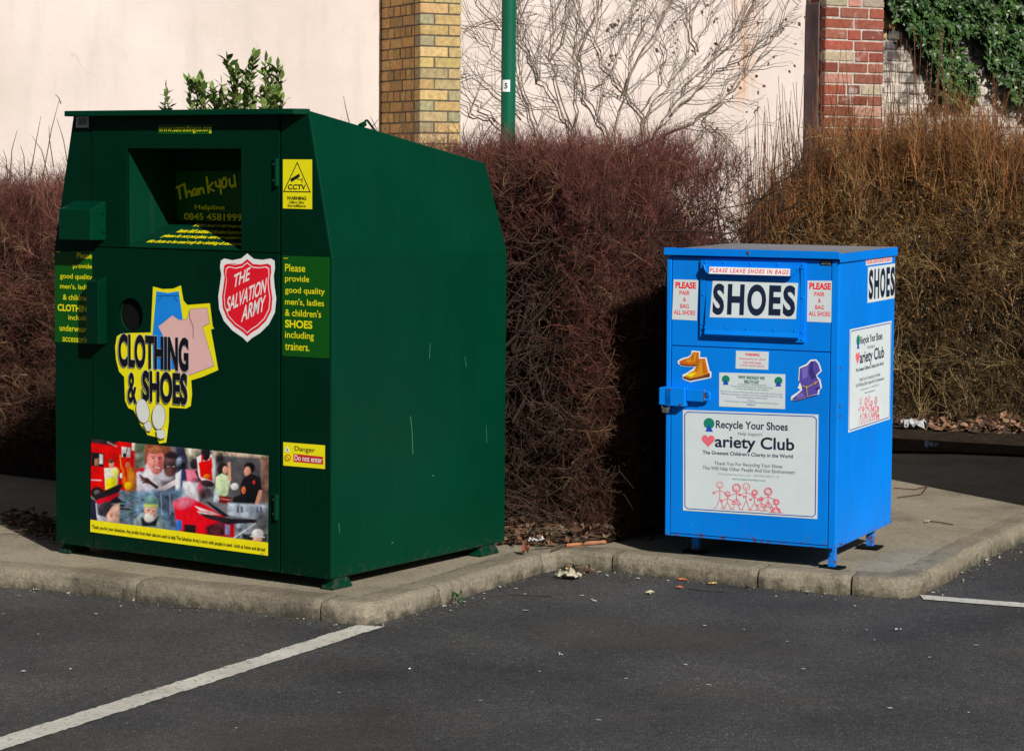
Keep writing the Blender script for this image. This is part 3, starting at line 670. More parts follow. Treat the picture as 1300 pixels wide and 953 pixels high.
P_([(28, 440), (80, 470), (80, 600), (28, 592)], (26, 30, 50), 5); P_([(60, 455), (215, 400), (240, 425), (200, 470), (90, 488)], (196, 40, 58)); P_([(45, 430), (225, 352), (262, 348), (235, 405), (70, 460)], (26, 22, 28)); P_([(150, 480), (220, 430), (262, 470), (225, 480)], (22, 20, 26)); E_(148, 528, 62, 60, (52, 48, 58), 0, .12, .3); P_([(150, 560), (190, 500), (240, 480), (242, 612), (150, 605)], (216, 176, 160), 6); E_(182, 556, 12, 22, (196, 140, 128)); P_([(78, 560), (150, 575), (150, 605), (85, 600)], (190, 190, 205), 5); L_(72, 480, 80, 560, 9, (190, 200, 220))
P_([(345, 600), (400, 545), (520, 560), (565, 620), (560, 660), (340, 640)], (140, 158, 160), 7, .25); P_([(392, 580), (480, 600), (520, 560), (500, 640), (400, 640)], (24, 26, 34), 6); E_(460, 540, 44, 54, (216, 168, 152), 0, .08); E_(450, 580, 34, 32, (224, 220, 218), 0, .2); E_(464, 470, 52, 42, (106, 140, 140), -.1, .1, .3); P_([(412, 485), (512, 490), (512, 515), (412, 508)], (176, 182, 110), 5); L_(436, 528, 452, 528, 5, (60, 44, 50)); L_(474, 534, 488, 534, 5, (60, 44, 50)); E_(464, 546, 8, 14, (232, 180, 160))
P_([(618, 470), (700, 440), (760, 455), (850, 500), (960, 570), (1032, 615), (1034, 715), (670, 690), (635, 600)], (214, 34, 56), 6, .12); E_(690, 480, 60, 34, (226, 130, 150), -.2, .6); P_([(765, 500), (900, 545), (930, 562), (800, 530)], (232, 214, 220)); P_([(780, 535), (920, 560), (800, 556)], (232, 214, 220)); P_([(692, 625), (772, 630), (772, 690), (692, 684)], (26, 22, 28)); P_([(840, 640), (960, 600), (970, 700), (850, 700)], (70, 30, 40), 10, .5); P_([(640, 592), (678, 600), (676, 668), (640, 660)], (60, 110, 190)); P_([(970, 625), (1000, 630), (1000, 700), (970, 695)], (120, 130, 170), 4)
P_([(985, 478), (1240, 490), (1230, 600), (990, 560)], (176, 186, 202), 8, .2); P_([(1035, 600), (1150, 600), (1150, 720), (1035, 716)], (150, 162, 180), 8, .4)
for x in (1045, 1070, 1172, 1195): P_([(x, 500), (x+16, 502), (x+16, 545), (x, 543)], (92, 100, 120), 3)
P_([(835, 470), (860, 470), (1000, 570), (960, 575)], (26, 26, 34)); P_([(780, 545), (1010, 585), (1200, 590), (1200, 612), (990, 625), (850, 585)], (34, 30, 38))
E_(1215, 600, 40, 70, (64, 66, 70), 0, .4, .6); P_([(1080, 690), (1250, 690), (1250, 750), (1080, 730)], (66, 70, 66), 8, .6); L_(1028, 718, 1166, 620, 8, (220, 224, 228)); E_(1184, 690, 38, 34, (232, 232, 234)); E_(1184, 728, 32, 16, (210, 160, 140)); L_(1140, 706, 1226, 712, 8, (214, 214, 216))
grain = 1+.22*(RNG.random((PH, PW, 1))-.5)+.55*(fbm(20, 91, 5)[..., None]-.5)+.4*(fbm(6, 92, 3)[..., None]-.5)
img = img*grain
gr_ = img.mean(2, keepdims=True); img = np.clip(gr_+(img-gr_)*1.15, 0, 2)*1.05
img = np.where((pv_ > .868)[..., None], np.array([.95, .84, .006])*np.ones((PH, PW, 1)), img)
cor = [gpx(-.003)(116.5, 557), gpx(-.003)(341.7, 578.2), gpx(-.003)(340.8, 705), gpx(-.003)(115.2, 674.6)]
q0, q1, q2, q3 = [np.array(c) for c in cor]
XZ = (q0*(1-pu[..., None])+q1*pu[..., None])*(1-pv_[..., None])+(q3*(1-pu[..., None])+q2*pu[..., None])*pv_[..., None]
Vp = np.stack([XZ[..., 0], np.full_like(pu, -.0055), XZ[..., 1]], -1).reshape(-1, 3)
ii = np.arange(PH*PW).reshape(PH, PW)
Fp = np.stack([ii[1:, :-1], ii[1:, 1:], ii[:-1, 1:], ii[:-1, :-1]], -1).reshape(-1, 4)
poster = mknp('poster', Vp, Fp, M['poster'], bank, np.clip(img, 0, 1).reshape(-1, 3)*1.0)
poster['label'] = 'wide photo collage poster of helpers with a yellow strip of print below'
s = Sheet(gpx(-.0055), gto(-.0062)); pz = zoom(110, 550, 5.417)
V_, F_ = text_shape("Thank you for your donations. Any profits from their sale are used to help The Salvation Army's work with people in need - both at home and abroad", .006)
zA, zB = q3*.58+(q0*(1-.868)+q3*.868)*.42, q2*.58+(q1*(1-.868)+q2*.868)*.42
s.raw([(zA[0]+.012+(zB[0]-zA[0]-.024)*p[0], zA[1]+(zB[1]-zA[1])*p[0]+.019*(p[1]-.5)) for p in V_], F_, 'black')
V_, F_ = text_shape('SA012', 0); s.raw([(q2[0]-.035+.02*p[0], q2[1]+.004+.005*p[1]) for p in V_], F_, 'grey')
s.build('lettering', poster, 'small line of print on the yellow strip')

# ================================================================== BLUE SHOE BANK
BO = np.array([1.2287, 8.8028, 0]); BYAW, BRX = -.467722, .010965; BR = rz(BYAW) @ rx(BRX)
BW, BD, BZ, BH = .6988, .6855, .0822, 1.1956
def bpx(off=0.0):
    def f(u, v):
        P = onplane(u, v, BO+BR[:, 1]*off, BR[:, 1]); q = BR.T @ (P-BO); return (q[0], q[2])
    return f
def bpx_side(off=0.0):
    def f(u, v):
        P = onplane(u, v, BO+BR[:, 0]*off, BR[:, 0]); q = BR.T @ (P-BO); return (q[1], q[2])
    return f
def bto_side(off): return lambda a, b, l: (off+.0008+STEP*l, a, b)
shoe = empty('shoe_bank', BO, (BRX, 0, BYAW))
tag(shoe, 'smaller bright blue metal shoe recycling bank on short legs, with SHOES on its flap', 'recycling bank')
mb = MB()
mb.box(-BW, 0, .010, BD, BZ, BH-.022, .004)
# folded front edge posts and panels, leaving the dark seams of the door
mb.box(-BW+.0005, -.6800, -.001, .012, BZ+.001, BH-.024, .002)
mb.box(-.0285, -.0005, -.001, .012, BZ+.001, BH-.024, .002)
mb.box(-.6770, -.0315, .001, .012, .8290, BH-.024, .0015)
mb.box(-.6770, -.0315, .001, .012, BZ+.001, BZ+.009, .001)
mb.box(-.012, .0012, -.002, .016, BZ-.012, BZ+.012, .001)
mb.build('body', M['blue'], shoe)
MB().box(-.6800, -.0285, .0085, .0097, BZ+.004, BH-.03).build('seam_gap', M['blue_dark'], shoe)
bd = MB().box(-.6765, -.0320, -.001, .008, BZ+.012, .8255, .0015).build('door', M['blue'], shoe)
# lid: folded sheet with a front flange, weathered top
ld = MB()
ld.hull([(x, y, z) for x in (-BW-.006, .006) for y in (-.016, BD+.006) for z in (BH-.018, BH+.002)], .002)
ld.box(-BW-.006, .006, -.019, -.0165, BH-.016, BH+.012, .001)
ld.box(.0062, .0082, -.012, BD+.004, BH-.030, BH+.004, .0008)
lid = ld.build('lid', M['blue'], shoe)
tp = MB(); cxm = -BW/2
tp.V += [(-BW-.004, -.012, BH+.004), (.004, -.012, BH+.004), (.004, BD+.004, BH+.004), (-BW-.004, BD+.004, BH+.004), (cxm+.1, BD*.62, BH+.012), (cxm-.1, BD*.62, BH+.012)]
tp.F += [[0, 1, 4, 5], [1, 2, 4], [2, 3, 5, 4], [3, 0, 5]]; tp.M += [0]*4
tp.build('lid_top', M['lid_grey'], lid)
rv = MB(); rv.cyl((-.355, -.0195, BH-.003), (-.355, -.0225, BH-.003), .0045); rv.cyl((-.36, -.0195, BH+.002), (-.352, -.0215, BH+.002), .003); rv.build('rivet', M['rust'], lid)
# hatch frame with rivets, flap, lip
FXL, FXR, FZB, FZT = -.556, -.131, .861, 1.162
fr = MB()
fr.plate([(FXL, FZB), (FXR, FZB), (FXR, FZT), (FXL, FZT)], [[(FXL+.024, FZB+.016), (FXR-.018, FZB+.016), (FXR-.018, FZT-.018), (FXL+.024, FZT-.018)]], -.008, .002)
for x, z in [(FXL+.012, FZT-.02), (FXL+.012, 1.03), (FXL+.012, .915), (FXR-.009, FZT-.02), (FXR-.009, 1.03), (FXR-.009, .90), (FXR-.010, .872), (-.46, FZT-.008), (-.35, FZT-.008), (-.24, FZT-.008), (FXR-.012, FZT-.007), (FXL+.02, FZT-.007)]:
    fr.cyl((x, -.008, z), (x, -.0105, z), .0055, .004, 10)
fr.build('hatch_frame', M['blue'], shoe)
fp = MB(); X0, X1 = -.531, -.151; OUT = -.020
prof_f = [(.004, 1.142), (-.001, 1.142), (OUT, .896), (OUT-.006, .880), (OUT-.001, .874), (.004, .873)]
n = len(prof_f); b = len(fp.V)
for x in (X0, X1): fp.V += [(x, y, z) for y, z in prof_f]
for i in range(n): fp.F.append([b+i, b+(i+1) % n, b+n+(i+1) % n, b+n+i]); fp.M.append(0)
fp.F.append([b+i for i in range(n)][::-1]); fp.F.append([b+n+i for i in range(n)]); fp.M += [0, 0]
fslope = (OUT+.001)/(.896-1.142)                       # outward travel per metre downward
fy = lambda z: -.001+(z-1.142)*fslope
for x in (-.53, -.44, -.36, -.25, -.165): fp.cyl((x, fy(.905), .905), (x, fy(.905)-.002, .905), .005, .004, 10)
flap = fp.build('flap', M['blue'], shoe)
lpz = MB(); prof_l = [(.0, 1.148), (-.028, 1.141), (-.033, 1.111), (-.030, 1.109), (-.025, 1.136), (.0, 1.142)]
b = len(lpz.V); nn = len(prof_l)
for x, kx in ((-.532, .35), (-.524, .8), (-.515, 1), (-.178, 1), (-.163, .8), (-.150, .35)):
    lpz.V += [(x, y, 1.150+(z-1.150)*(kx if y < -.01 else 1)) for y, z in prof_l]
for r in range(5):
    for i in range(nn): lpz.F.append([b+r*nn+i, b+r*nn+(i+1) % nn, b+(r+1)*nn+(i+1) % nn, b+(r+1)*nn+i]); lpz.M.append(0)
lpz.F.append([b+i for i in range(nn)][::-1]); lpz.F.append([b+5*nn+i for i in range(nn)]); lpz.M += [0, 0]
lip = lpz.build('pull_lip', M['blue'], shoe)
def lipto(a, b_, l): t = (1.140-b_)/.029; return (a, -.0284-.005*t-.0010-STEP*l, b_)
s = Sheet(bpx(-.05), lipto)
s.raw([(-.510, 1.1125), (-.183, 1.1125), (-.183, 1.139), (-.510, 1.139)], [[0, 1, 2, 3]], 'white')
V_, F_ = text_shape('PLEASE LEAVE SHOES IN BAGS', .028, .22, 1.25); s.raw([(-.508+.320*p[0], 1.118+.0165*p[1]) for p in V_], F_, 'bred')
s.build('lip_sticker', lip, 'white strip reading PLEASE LEAVE SHOES IN BAGS')
zf = zoom(820, 290, 3.824)
fto = lambda a, b_, l: (a, fy(b_)-.0008-STEP*l, b_)
s = Sheet(bpx(-.02), fto)
s.poly([zf(318, 253), zf(733, 266), zf(727, 440), zf(308, 431)], 'sticker')
for ch_, xa, xb, ya, yb in (('S', 321, 377, 268, 420), ('H', 392, 474, 271, 420), ('O', 488, 580, 272, 425), ('E', 593, 652, 277, 423), ('S', 662, 722, 277, 428)):
    TZ(s, zf, ch_, xa, xb, ya, yb, 'navy', bold=.04)
s.build('shoes_sign', flap, 'white sign with SHOES in large black letters')
def SB(off=.001): return Sheet(bpx(off), lambda a, b_, l: (a, off-.0008-STEP*l, b_))
for nm, Q, T in (('left', [(135, 247), (256, 250), (248, 447), (127, 441)], (144, 244, 260, 292)), ('right', [(785, 253), (911, 254), (907, 457), (782, 452)], (794, 899, 264, 297))):
    s = SB(); s.poly([zf(*p) for p in Q], 'sticker')
    x0, x1, y0, y1 = T; c = (Q[0][0]+Q[1][0]+Q[2][0]+Q[3][0])/4
    TZ(s, zf, 'PLEASE', x0, x1, y0, y1, 'red', bold=.04)
    dy = y0-260
    for tx, hw, ya, yb in (('PAIR', 25, 302, 323), ('&', 7, 334, 354), ('BAG', 21, 366, 387), ('ALL SHOES', 52, 397, 419)):
        TZ(s, zf, tx, c-hw-3, c+hw-3, ya+dy*1.5, yb+dy*1.5, 'red', bold=.02)
    s.build('bag_sticker', shoe, 'white sticker reading PLEASE PAIR & BAG ALL SHOES, %s of the flap' % nm)
s = SB(); s.poly([zf(846, 155), zf(902, 157), zf(901, 181), zf(846, 179)], 'black'); TZ(s, zf, 'OVVIC', 852, 898, 161, 175, 'lgrey', bold=.03)
s.build('maker_plate', shoe, 'small black maker plate under the lid')
SDb = lambda: SB(-.001)
bzm = zoom(850, 430, 6.19)
s = SDb(); s.poly([bzm(523, 93), bzm(781, 102), bzm(777, 243), bzm(519, 233)], 'sticker')
TZ(s, bzm, 'WARNING', 594, 708, 113, 135, 'red', bold=.04)
for tx, xa, xb, ya in (('Attempting to climb', 545, 757, 150), ('into this bank', 580, 722, 176), ('could cause injury', 553, 748, 202)): TZ(s, bzm, tx, xa, xb, ya, ya+20, 'bred', bold=.01)
s.build('climb_sticker', bd, 'small white sticker with red warning print')
def logo(s, cx, cy, r):
    s.ell(cx, cy, r, r, 'sgreen'); s.poly([(cx, cy+r*.05), (cx+r*.75, cy+r*1.4), (cx-r*.75, cy+r*1.4)], 'sblue')
s = SDb(); s.poly([bzm(391, 264), bzm(911, 278), bzm(909, 552), bzm(390, 531)], 'sticker')
for lx, ly in ((443, 317), (858, 328)): logo(s, *bzm(lx, ly), 31/6.19)
TZ(s, bzm, 'WHY SHOULD WE', 543, 750, 291, 316, 'sgreen', bold=.01); TZ(s, bzm, 'RECYCLE?', 592, 706, 325, 349, 'sgreen', bold=.01)
for tx, xa, xb, ya, ink in (('To help people in developing countries', 540, 765, 354, 'sgreen'), ('To stop millions of shoes being wasted in landfill sites every year', 485, 818, 372, 'sgreen'), ('To help raise money for sick children', 520, 780, 390, 'sgreen'),
                            ('Every year in this country we throw away millions of pairs of shoes that could be worn again', 405, 890, 416, 'lblue'), ('Please help us by placing your unwanted shoes in this bank tied together in pairs or in a bag', 410, 893, 436, 'lblue'),
                            ('The shoes will be sorted and sent to people who need them', 530, 770, 456, 'lblue'), ('Thank you', 620, 672, 476, 'lblue'), ('For further information on this scheme please telephone the number shown on the bank', 440, 860, 492, 'lblue'), ('below', 616, 680, 509, 'lblue')):
    TZ(s, bzm, tx, xa, xb, ya, ya+13, ink)
s.build('recycle_notice', bd, 'white notice with green heading WHY SHOULD WE RECYCLE?')
# boots stickers
def outline_sticker(s, P, grow, zz):
    c = np.mean(P, 0); Q = []
    for i in range(len(P)):
        a, b_, d = np.array(P[i-1], float), np.array(P[i], float), np.array(P[(i+1) % len(P)], float)
        t1, t2 = b_-a, d-b_; nn_ = np.array([t1[1]/np.linalg.norm(t1)+t2[1]/np.linalg.norm(t2), -t1[0]/np.linalg.norm(t1)-t2[0]/np.linalg.norm(t2)])
        nn_ /= max(np.linalg.norm(nn_), .3); Q.append(b_+nn_*grow)
    s.poly([zz(*q) for q in Q], 'white')
s = SDb()
BA = [(72, 178), (100, 160), (150, 148), (176, 128), (180, 98), (236, 104), (234, 150), (286, 152), (300, 215), (310, 258), (324, 264), (322, 300), (272, 310), (230, 318), (165, 332), (112, 312), (108, 288), (150, 268), (190, 240), (210, 215), (150, 212), (95, 205), (74, 190)]
outline_sticker(s, BA, 8, bzm)
s.poly([bzm(*p) for p in [(76, 178), (105, 162), (150, 150), (178, 128), (182, 102), (233, 108), (230, 205), (160, 208), (95, 202)]], 'dorange')
s.poly([bzm(*p) for p in [(76, 185), (95, 196), (160, 206), (228, 200), (226, 214), (150, 216), (92, 208)]], 'brown')
s.poly([bzm(*p) for p in [(120, 172), (155, 160), (182, 138), (186, 112), (212, 112), (205, 175), (150, 190)]], 'orange')
s.poly([bzm(*p) for p in [(222, 158), (284, 156), (296, 215), (312, 270), (250, 298), (170, 318), (114, 298), (150, 272), (195, 246), (214, 215)]], 'orange')
s.poly([bzm(*p) for p in [(110, 292), (165, 312), (245, 294), (318, 266), (320, 298), (272, 306), (165, 328), (114, 310)]], 'brown')
s.poly([bzm(*p) for p in [(222, 158), (284, 154), (286, 168), (224, 172)]], 'dorange'); s.poly([bzm(*p) for p in [(262, 175), (284, 180), (300, 262), (270, 272)]], 'dorange')
s.poly([bzm(*p) for p in [(130, 285), (180, 268), (215, 268), (170, 300)]], 'yellow')
for y_ in (180, 200, 220, 240): s.line([bzm(222-(y_-180)*.2, y_), bzm(246-(y_-180)*.35, y_+6)], .7, 'brown')
for y_ in (120, 138, 155): s.line([bzm(178, y_), bzm(200, y_+3)], .6, 'brown')
s.build('boots_sticker', bd, 'cut-out sticker of a pair of orange ankle boots')
s = SDb()
BP = [(1026, 228), (1080, 205), (1110, 172), (1150, 168), (1172, 195), (1190, 250), (1150, 290), (1180, 325), (1190, 380), (1172, 400), (1168, 432), (1100, 452), (1050, 470), (985, 484), (960, 474), (965, 455), (1012, 425), (1040, 395), (1015, 385), (1035, 335), (1020, 325)]
outline_sticker(s, BP, 8, bzm)
s.poly([bzm(*p) for p in [(1026, 232), (1082, 210), (1112, 176), (1148, 172), (1170, 198), (1186, 250), (1148, 288), (1176, 330), (1186, 380), (1120, 400), (1040, 372), (1020, 325)]], 'purple')
s.poly([bzm(*p) for p in [(1042, 372), (1078, 380), (1148, 345), (1172, 350), (1166, 430), (1098, 448), (1050, 466), (985, 480), (964, 470), (1014, 430), (1044, 402)]], 'purple')
s.poly([bzm(*p) for p in [(1112, 178), (1128, 176), (1130, 250), (1160, 300), (1120, 320), (1098, 260)]], 'dpurple')
s.poly([bzm(*p) for p in [(1040, 240), (1090, 215), (1085, 300), (1045, 320)]], 'lpurple'); s.poly([bzm(*p) for p in [(1000, 448), (1045, 420), (1062, 450), (1000, 472)]], 'lpurple')
s.poly([bzm(*p) for p in [(962, 470), (985, 482), (1050, 468), (1100, 450), (1168, 434), (1168, 442), (1100, 460), (1050, 476), (985, 490)]], 'dpurple'); s.poly([bzm(*p) for p in [(1150, 385), (1188, 375), (1186, 392), (1160, 402)]], 'dpurple')
for L in ([(1048, 368), (1080, 380), (1140, 352), (1178, 325)], [(1078, 378), (1082, 415), (1088, 450)]): s.line([bzm(*p) for p in L], 1.2, 'gold')
s.ell(*bzm(1080, 378), 1.6, 1.6, 'gold'); s.ell(*bzm(1148, 346), 1.6, 1.6, 'gold')
s.build('boots_sticker', bd, 'cut-out sticker of purple ankle boots with straps')
# the charity sign, drawn once in sign coordinates, used on the front and on the side
def charity(s, U, name, parent, label, lw):
    """U(u, v): 0..1 across, 0..1 down -> face coordinates"""
    def T(t, u0, u1, v0, v1, ink, bold=0.0):
        V_, F_ = text_shape(t, bold); s.raw([U(u0+(u1-u0)*p[0], v1+(v0-v1)*p[1]) for p in V_], F_, ink, 2.3)
    def PL(pts, ink, l=None): s.poly([U(*p) for p in pts], ink, l, face=True)
    AS = 630/480.0; nl_ = [0]
    def circ(cx, cy, r, n=22, ry=None): return [(cx+r*math.cos(2*math.pi*i/n), cy+(ry or r*AS)*math.sin(2*math.pi*i/n)) for i in range(n)]
    def LN(pts, w_, ink):
        nl_[0] += .013; l0 = 2.4+nl_[0]
        for a, b_ in zip(pts[:-1], pts[1:]):
            a, b_ = np.array(a), np.array(b_); d = (b_-a)*np.array([AS, 1.0]); L = np.linalg.norm(d)
            if L < 1e-6: continue
            d /= L; nn_ = np.array([-d[1]/AS, d[0]])*w_/2; ee = np.array([d[0]/AS, d[1]])*w_*.3
            s.poly([U(*q) for q in (a-ee+nn_, b_+ee+nn_, b_+ee-nn_, a-ee-nn_)], ink, l0, face=True); l0 += .003
    PL([(0, 0), (1, 0), (1, 1), (0, 1)], 'sticker')
    bo = [(.035, .02), (.965, .02), (.985, .045), (.985, .955), (.965, .98), (.035, .98), (.015, .955), (.015, .045), (.035, .02)]
    LN(bo, .0085, 'border')
    PL(circ(.198, .125, .041), 'sgreen', 2.2); PL([(.198, .135), (.228, .205), (.170, .205)], 'sblue', 2.8)
    T('Recycle Your Shoes', .250, .780, .090, .190, 'navy', .018); T('Help Support', .415, .595, .195, .238, 'grey')
    hx, hy, hr = .192, .292, .05
    PL([(hx+hr*.98*(16*math.sin(t)**3)/16, hy-hr*AS*1.05*(13*math.cos(t)-5*math.cos(2*t)-2*math.cos(3*t)-math.cos(4*t))/16) for t in [2*math.pi*i/40 for i in range(40)]], 'heart', 2.6)
    T('ariety Club', .242, .828, .237, .392, 'navy', .02)
    T("The Greatest Children's Charity in the World", .150, .818, .392, .440, 'navy', .016)
    T('Thank You For Recycling Your Shoes', .238, .742, .495, .540, 'grey', .008); T('This Will Help Other People And Our Environment', .150, .834, .545, .592, 'grey', .008)
    T('The European Recycling Co Ltd    HELPLINE 0208 551 144', .265, .718, .605, .632, 'lgrey', .006); T('www.europeanrecyclingco.co.uk', .372, .617, .648, .672, 'sgreen', 0)
    k = .0065
    def man(x, top, hgt, hr_, curly=0, skirt=0, arm=.045):
        hc_ = top+hr_*AS; LN(circ(x, hc_, hr_, 14)+[circ(x, hc_, hr_, 14)[0]], k, 'heart')
        if curly: LN(circ(x, hc_, hr_*1.35, 9)+[circ(x, hc_, hr_*1.35, 9)[0]], k, 'heart')
        LN([(x-hr_*.4, hc_-.005), (x-hr_*.3, hc_-.005)], k, 'heart'); LN([(x+hr_*.3, hc_-.005), (x+hr_*.4, hc_-.005)], k, 'heart'); LN([(x-hr_*.35, hc_+hr_*.5), (x, hc_+hr_*.75), (x+hr_*.35, hc_+hr_*.5)], k, 'heart')
        nk = hc_+hr_*AS; hip = nk+(top+hgt-nk)*.5; ft = top+hgt
        LN([(x, nk), (x, hip)], k, 'heart'); LN([(x-arm, nk+.05), (x, nk+.02), (x+arm, nk+.045)], k, 'heart')
        for sg in (-1, 1):
            c_ = circ(x+sg*arm, nk+.05, .008, 8); LN(c_+[c_[0]], k, 'heart')
        if skirt: LN([(x, hip-.02), (x-.035, hip+.04), (x+.035, hip+.04), (x, hip-.02)], k, 'heart')
        LN([(x, hip), (x-.03, ft), (x-.05, ft)], k, 'heart'); LN([(x, hip), (x+.028, ft), (x+.05, ft)], k, 'heart')
    for a in ((.280, .695, .26, .024, 0, 0, .045), (.338, .785, .17, .018), (.405, .715, .24, .024, 1, 1, .06), (.478, .695, .26, .025, 0, 0, .05), (.540, .760, .19, .016, 1, 0, .03), (.590, .820, .13, .014, 0, 0, .03), (.640, .735, .22, .022, 1, 1, .05), (.700, .840, .12, .016, 1, 1, .022)): man(*a)
    return s.build(name, parent, label)
pa, pb, pc, pd = [np.array(bpx(-.001)(*p)) for p in ((867, 520), (1039.3, 526), (1037.8, 658.5), (867.3, 647.5))]
Uf = lambda u, v: tuple((pa*(1-u)+pb*u)*(1-v)+(pd*(1-u)+pc*u)*v)
charity(SDb(), Uf, 'charity_sign', bd, 'large white charity sign on the door', 1)
ba = [np.array(bpx_side(0)(*p)) for p in ((1078.5, 417), (1131.5, 408.2), (1129, 532), (1076.5, 549))]
y0_, y1_ = (ba[0][0]+ba[3][0])/2, (ba[1][0]+ba[2][0])/2; z1_, z0_ = (ba[0][1]+ba[1][1])/2, (ba[2][1]+ba[3][1])/2
charity(Sheet(bpx_side(0), bto_side(0)), lambda u, v: (y0_+(y1_-y0_)*u, z1_+(z0_-z1_)*v), 'charity_sign', shoe, 'white charity sign on the right side', 1)
s = Sheet(bpx_side(0), bto_side(0)); s.raw([(.336, .995), (.678, .995), (.678, 1.134), (.336, 1.134)], [[0, 1, 2, 3]], 'sticker')
for ch_, a, b_ in (('S', .350, .404), ('H', .416, .478), ('O', .490, .556), ('E', .568, .612), ('S', .622, .672)):
    V_, F_ = text_shape(ch_, .04); s.raw([(a+(b_-a)*p[0], 1.006+.117*p[1]) for p in V_], F_, 'navy')
s.build('shoes_sign', shoe, 'white sign with SHOES high on the right side')
s = Sheet(bpx_side(0), bto_side(0)); s.raw([(.31, 1.141), (.638, 1.141), (.638, 1.168), (.31, 1.168)], [[0, 1, 2, 3]], 'sticker')
V_, F_ = text_shape('PLEASE LEAVE SHOES IN BAGS', .02, .2); s.raw([(.318+.312*p[0], 1.146+.017*p[1]) for p in V_], F_, 'bred')
s.build('bag_strip', shoe, 'white strip of red print above the side sign')
for u_, v_, a_, b_ in ((1066.3, 467, .7, 2.2), (1066, 515, .7, 2.6), (1066.2, 528, .9, 1.4), (1066, 552, .6, 1.2), (1067.5, 690, 2.4, 1.1), (1131, 662, 1.0, .8)):
    s = Sheet(bpx_side(0), bto_side(.0012)); s.ell(u_, v_, a_, b_, 'brown', 9); s.build('rust_mark', shoe, 'small rust mark near the front edge of the side')
# latch, padlock, legs
la = MB(); la.box(-.690, -.604, -.040, -.0015, .596, .668, .003); la.box(-.712, -.660, -.040, .03, .598, .666, .003)
la.cyl((-.665, -.040, .66), (-.665, -.043, .66), .004, m=1); la.cyl((-.62, -.040, .605), (-.62, -.043, .605), .004, m=1)
latch = la.build('latch', [M['blue'], M['rust']], shoe)
bl = MB(); bl.box(-.603, -.530, -.026, -.008, .616, .664, .003); bl.tube([(-.530, -.02, .655), (-.512, -.02, .655), (-.508, -.02, .64), (-.512, -.02, .625), (-.530, -.02, .625)], .006, m=0)
bl.box(-.5315, -.528, -.027, -.007, .618, .662, .001, m=1); bl.build('bolt', [M['blue'], M['rust']], latch)
pk = MB(); pk.tube([(-.688+.015*math.cos(t), -.030, .590+.016*math.sin(t)) for t in [i*math.pi/8 for i in range(17)]], .0042); pk.hull([(-.688+x, y, z) for x in (-.013, .013) for y in (-.038, -.024) for z in (.567, .588)], .003)
pk.build('padlock', M['steel'], latch)
for x, y in ((-.030, .055), (-.628, .150), (-.050, .575), (-.628, .575)):
    lg = MB(); lg.box(x-.014, x+.014, y-.014, y+.014, .006, BZ+.002, .002); lg.box(x-.045, x+.045, y-.035, y+.035, -.002, .006, .001, m=1)
    lg.build('leg', [M['blue'], M['dark']], shoe)
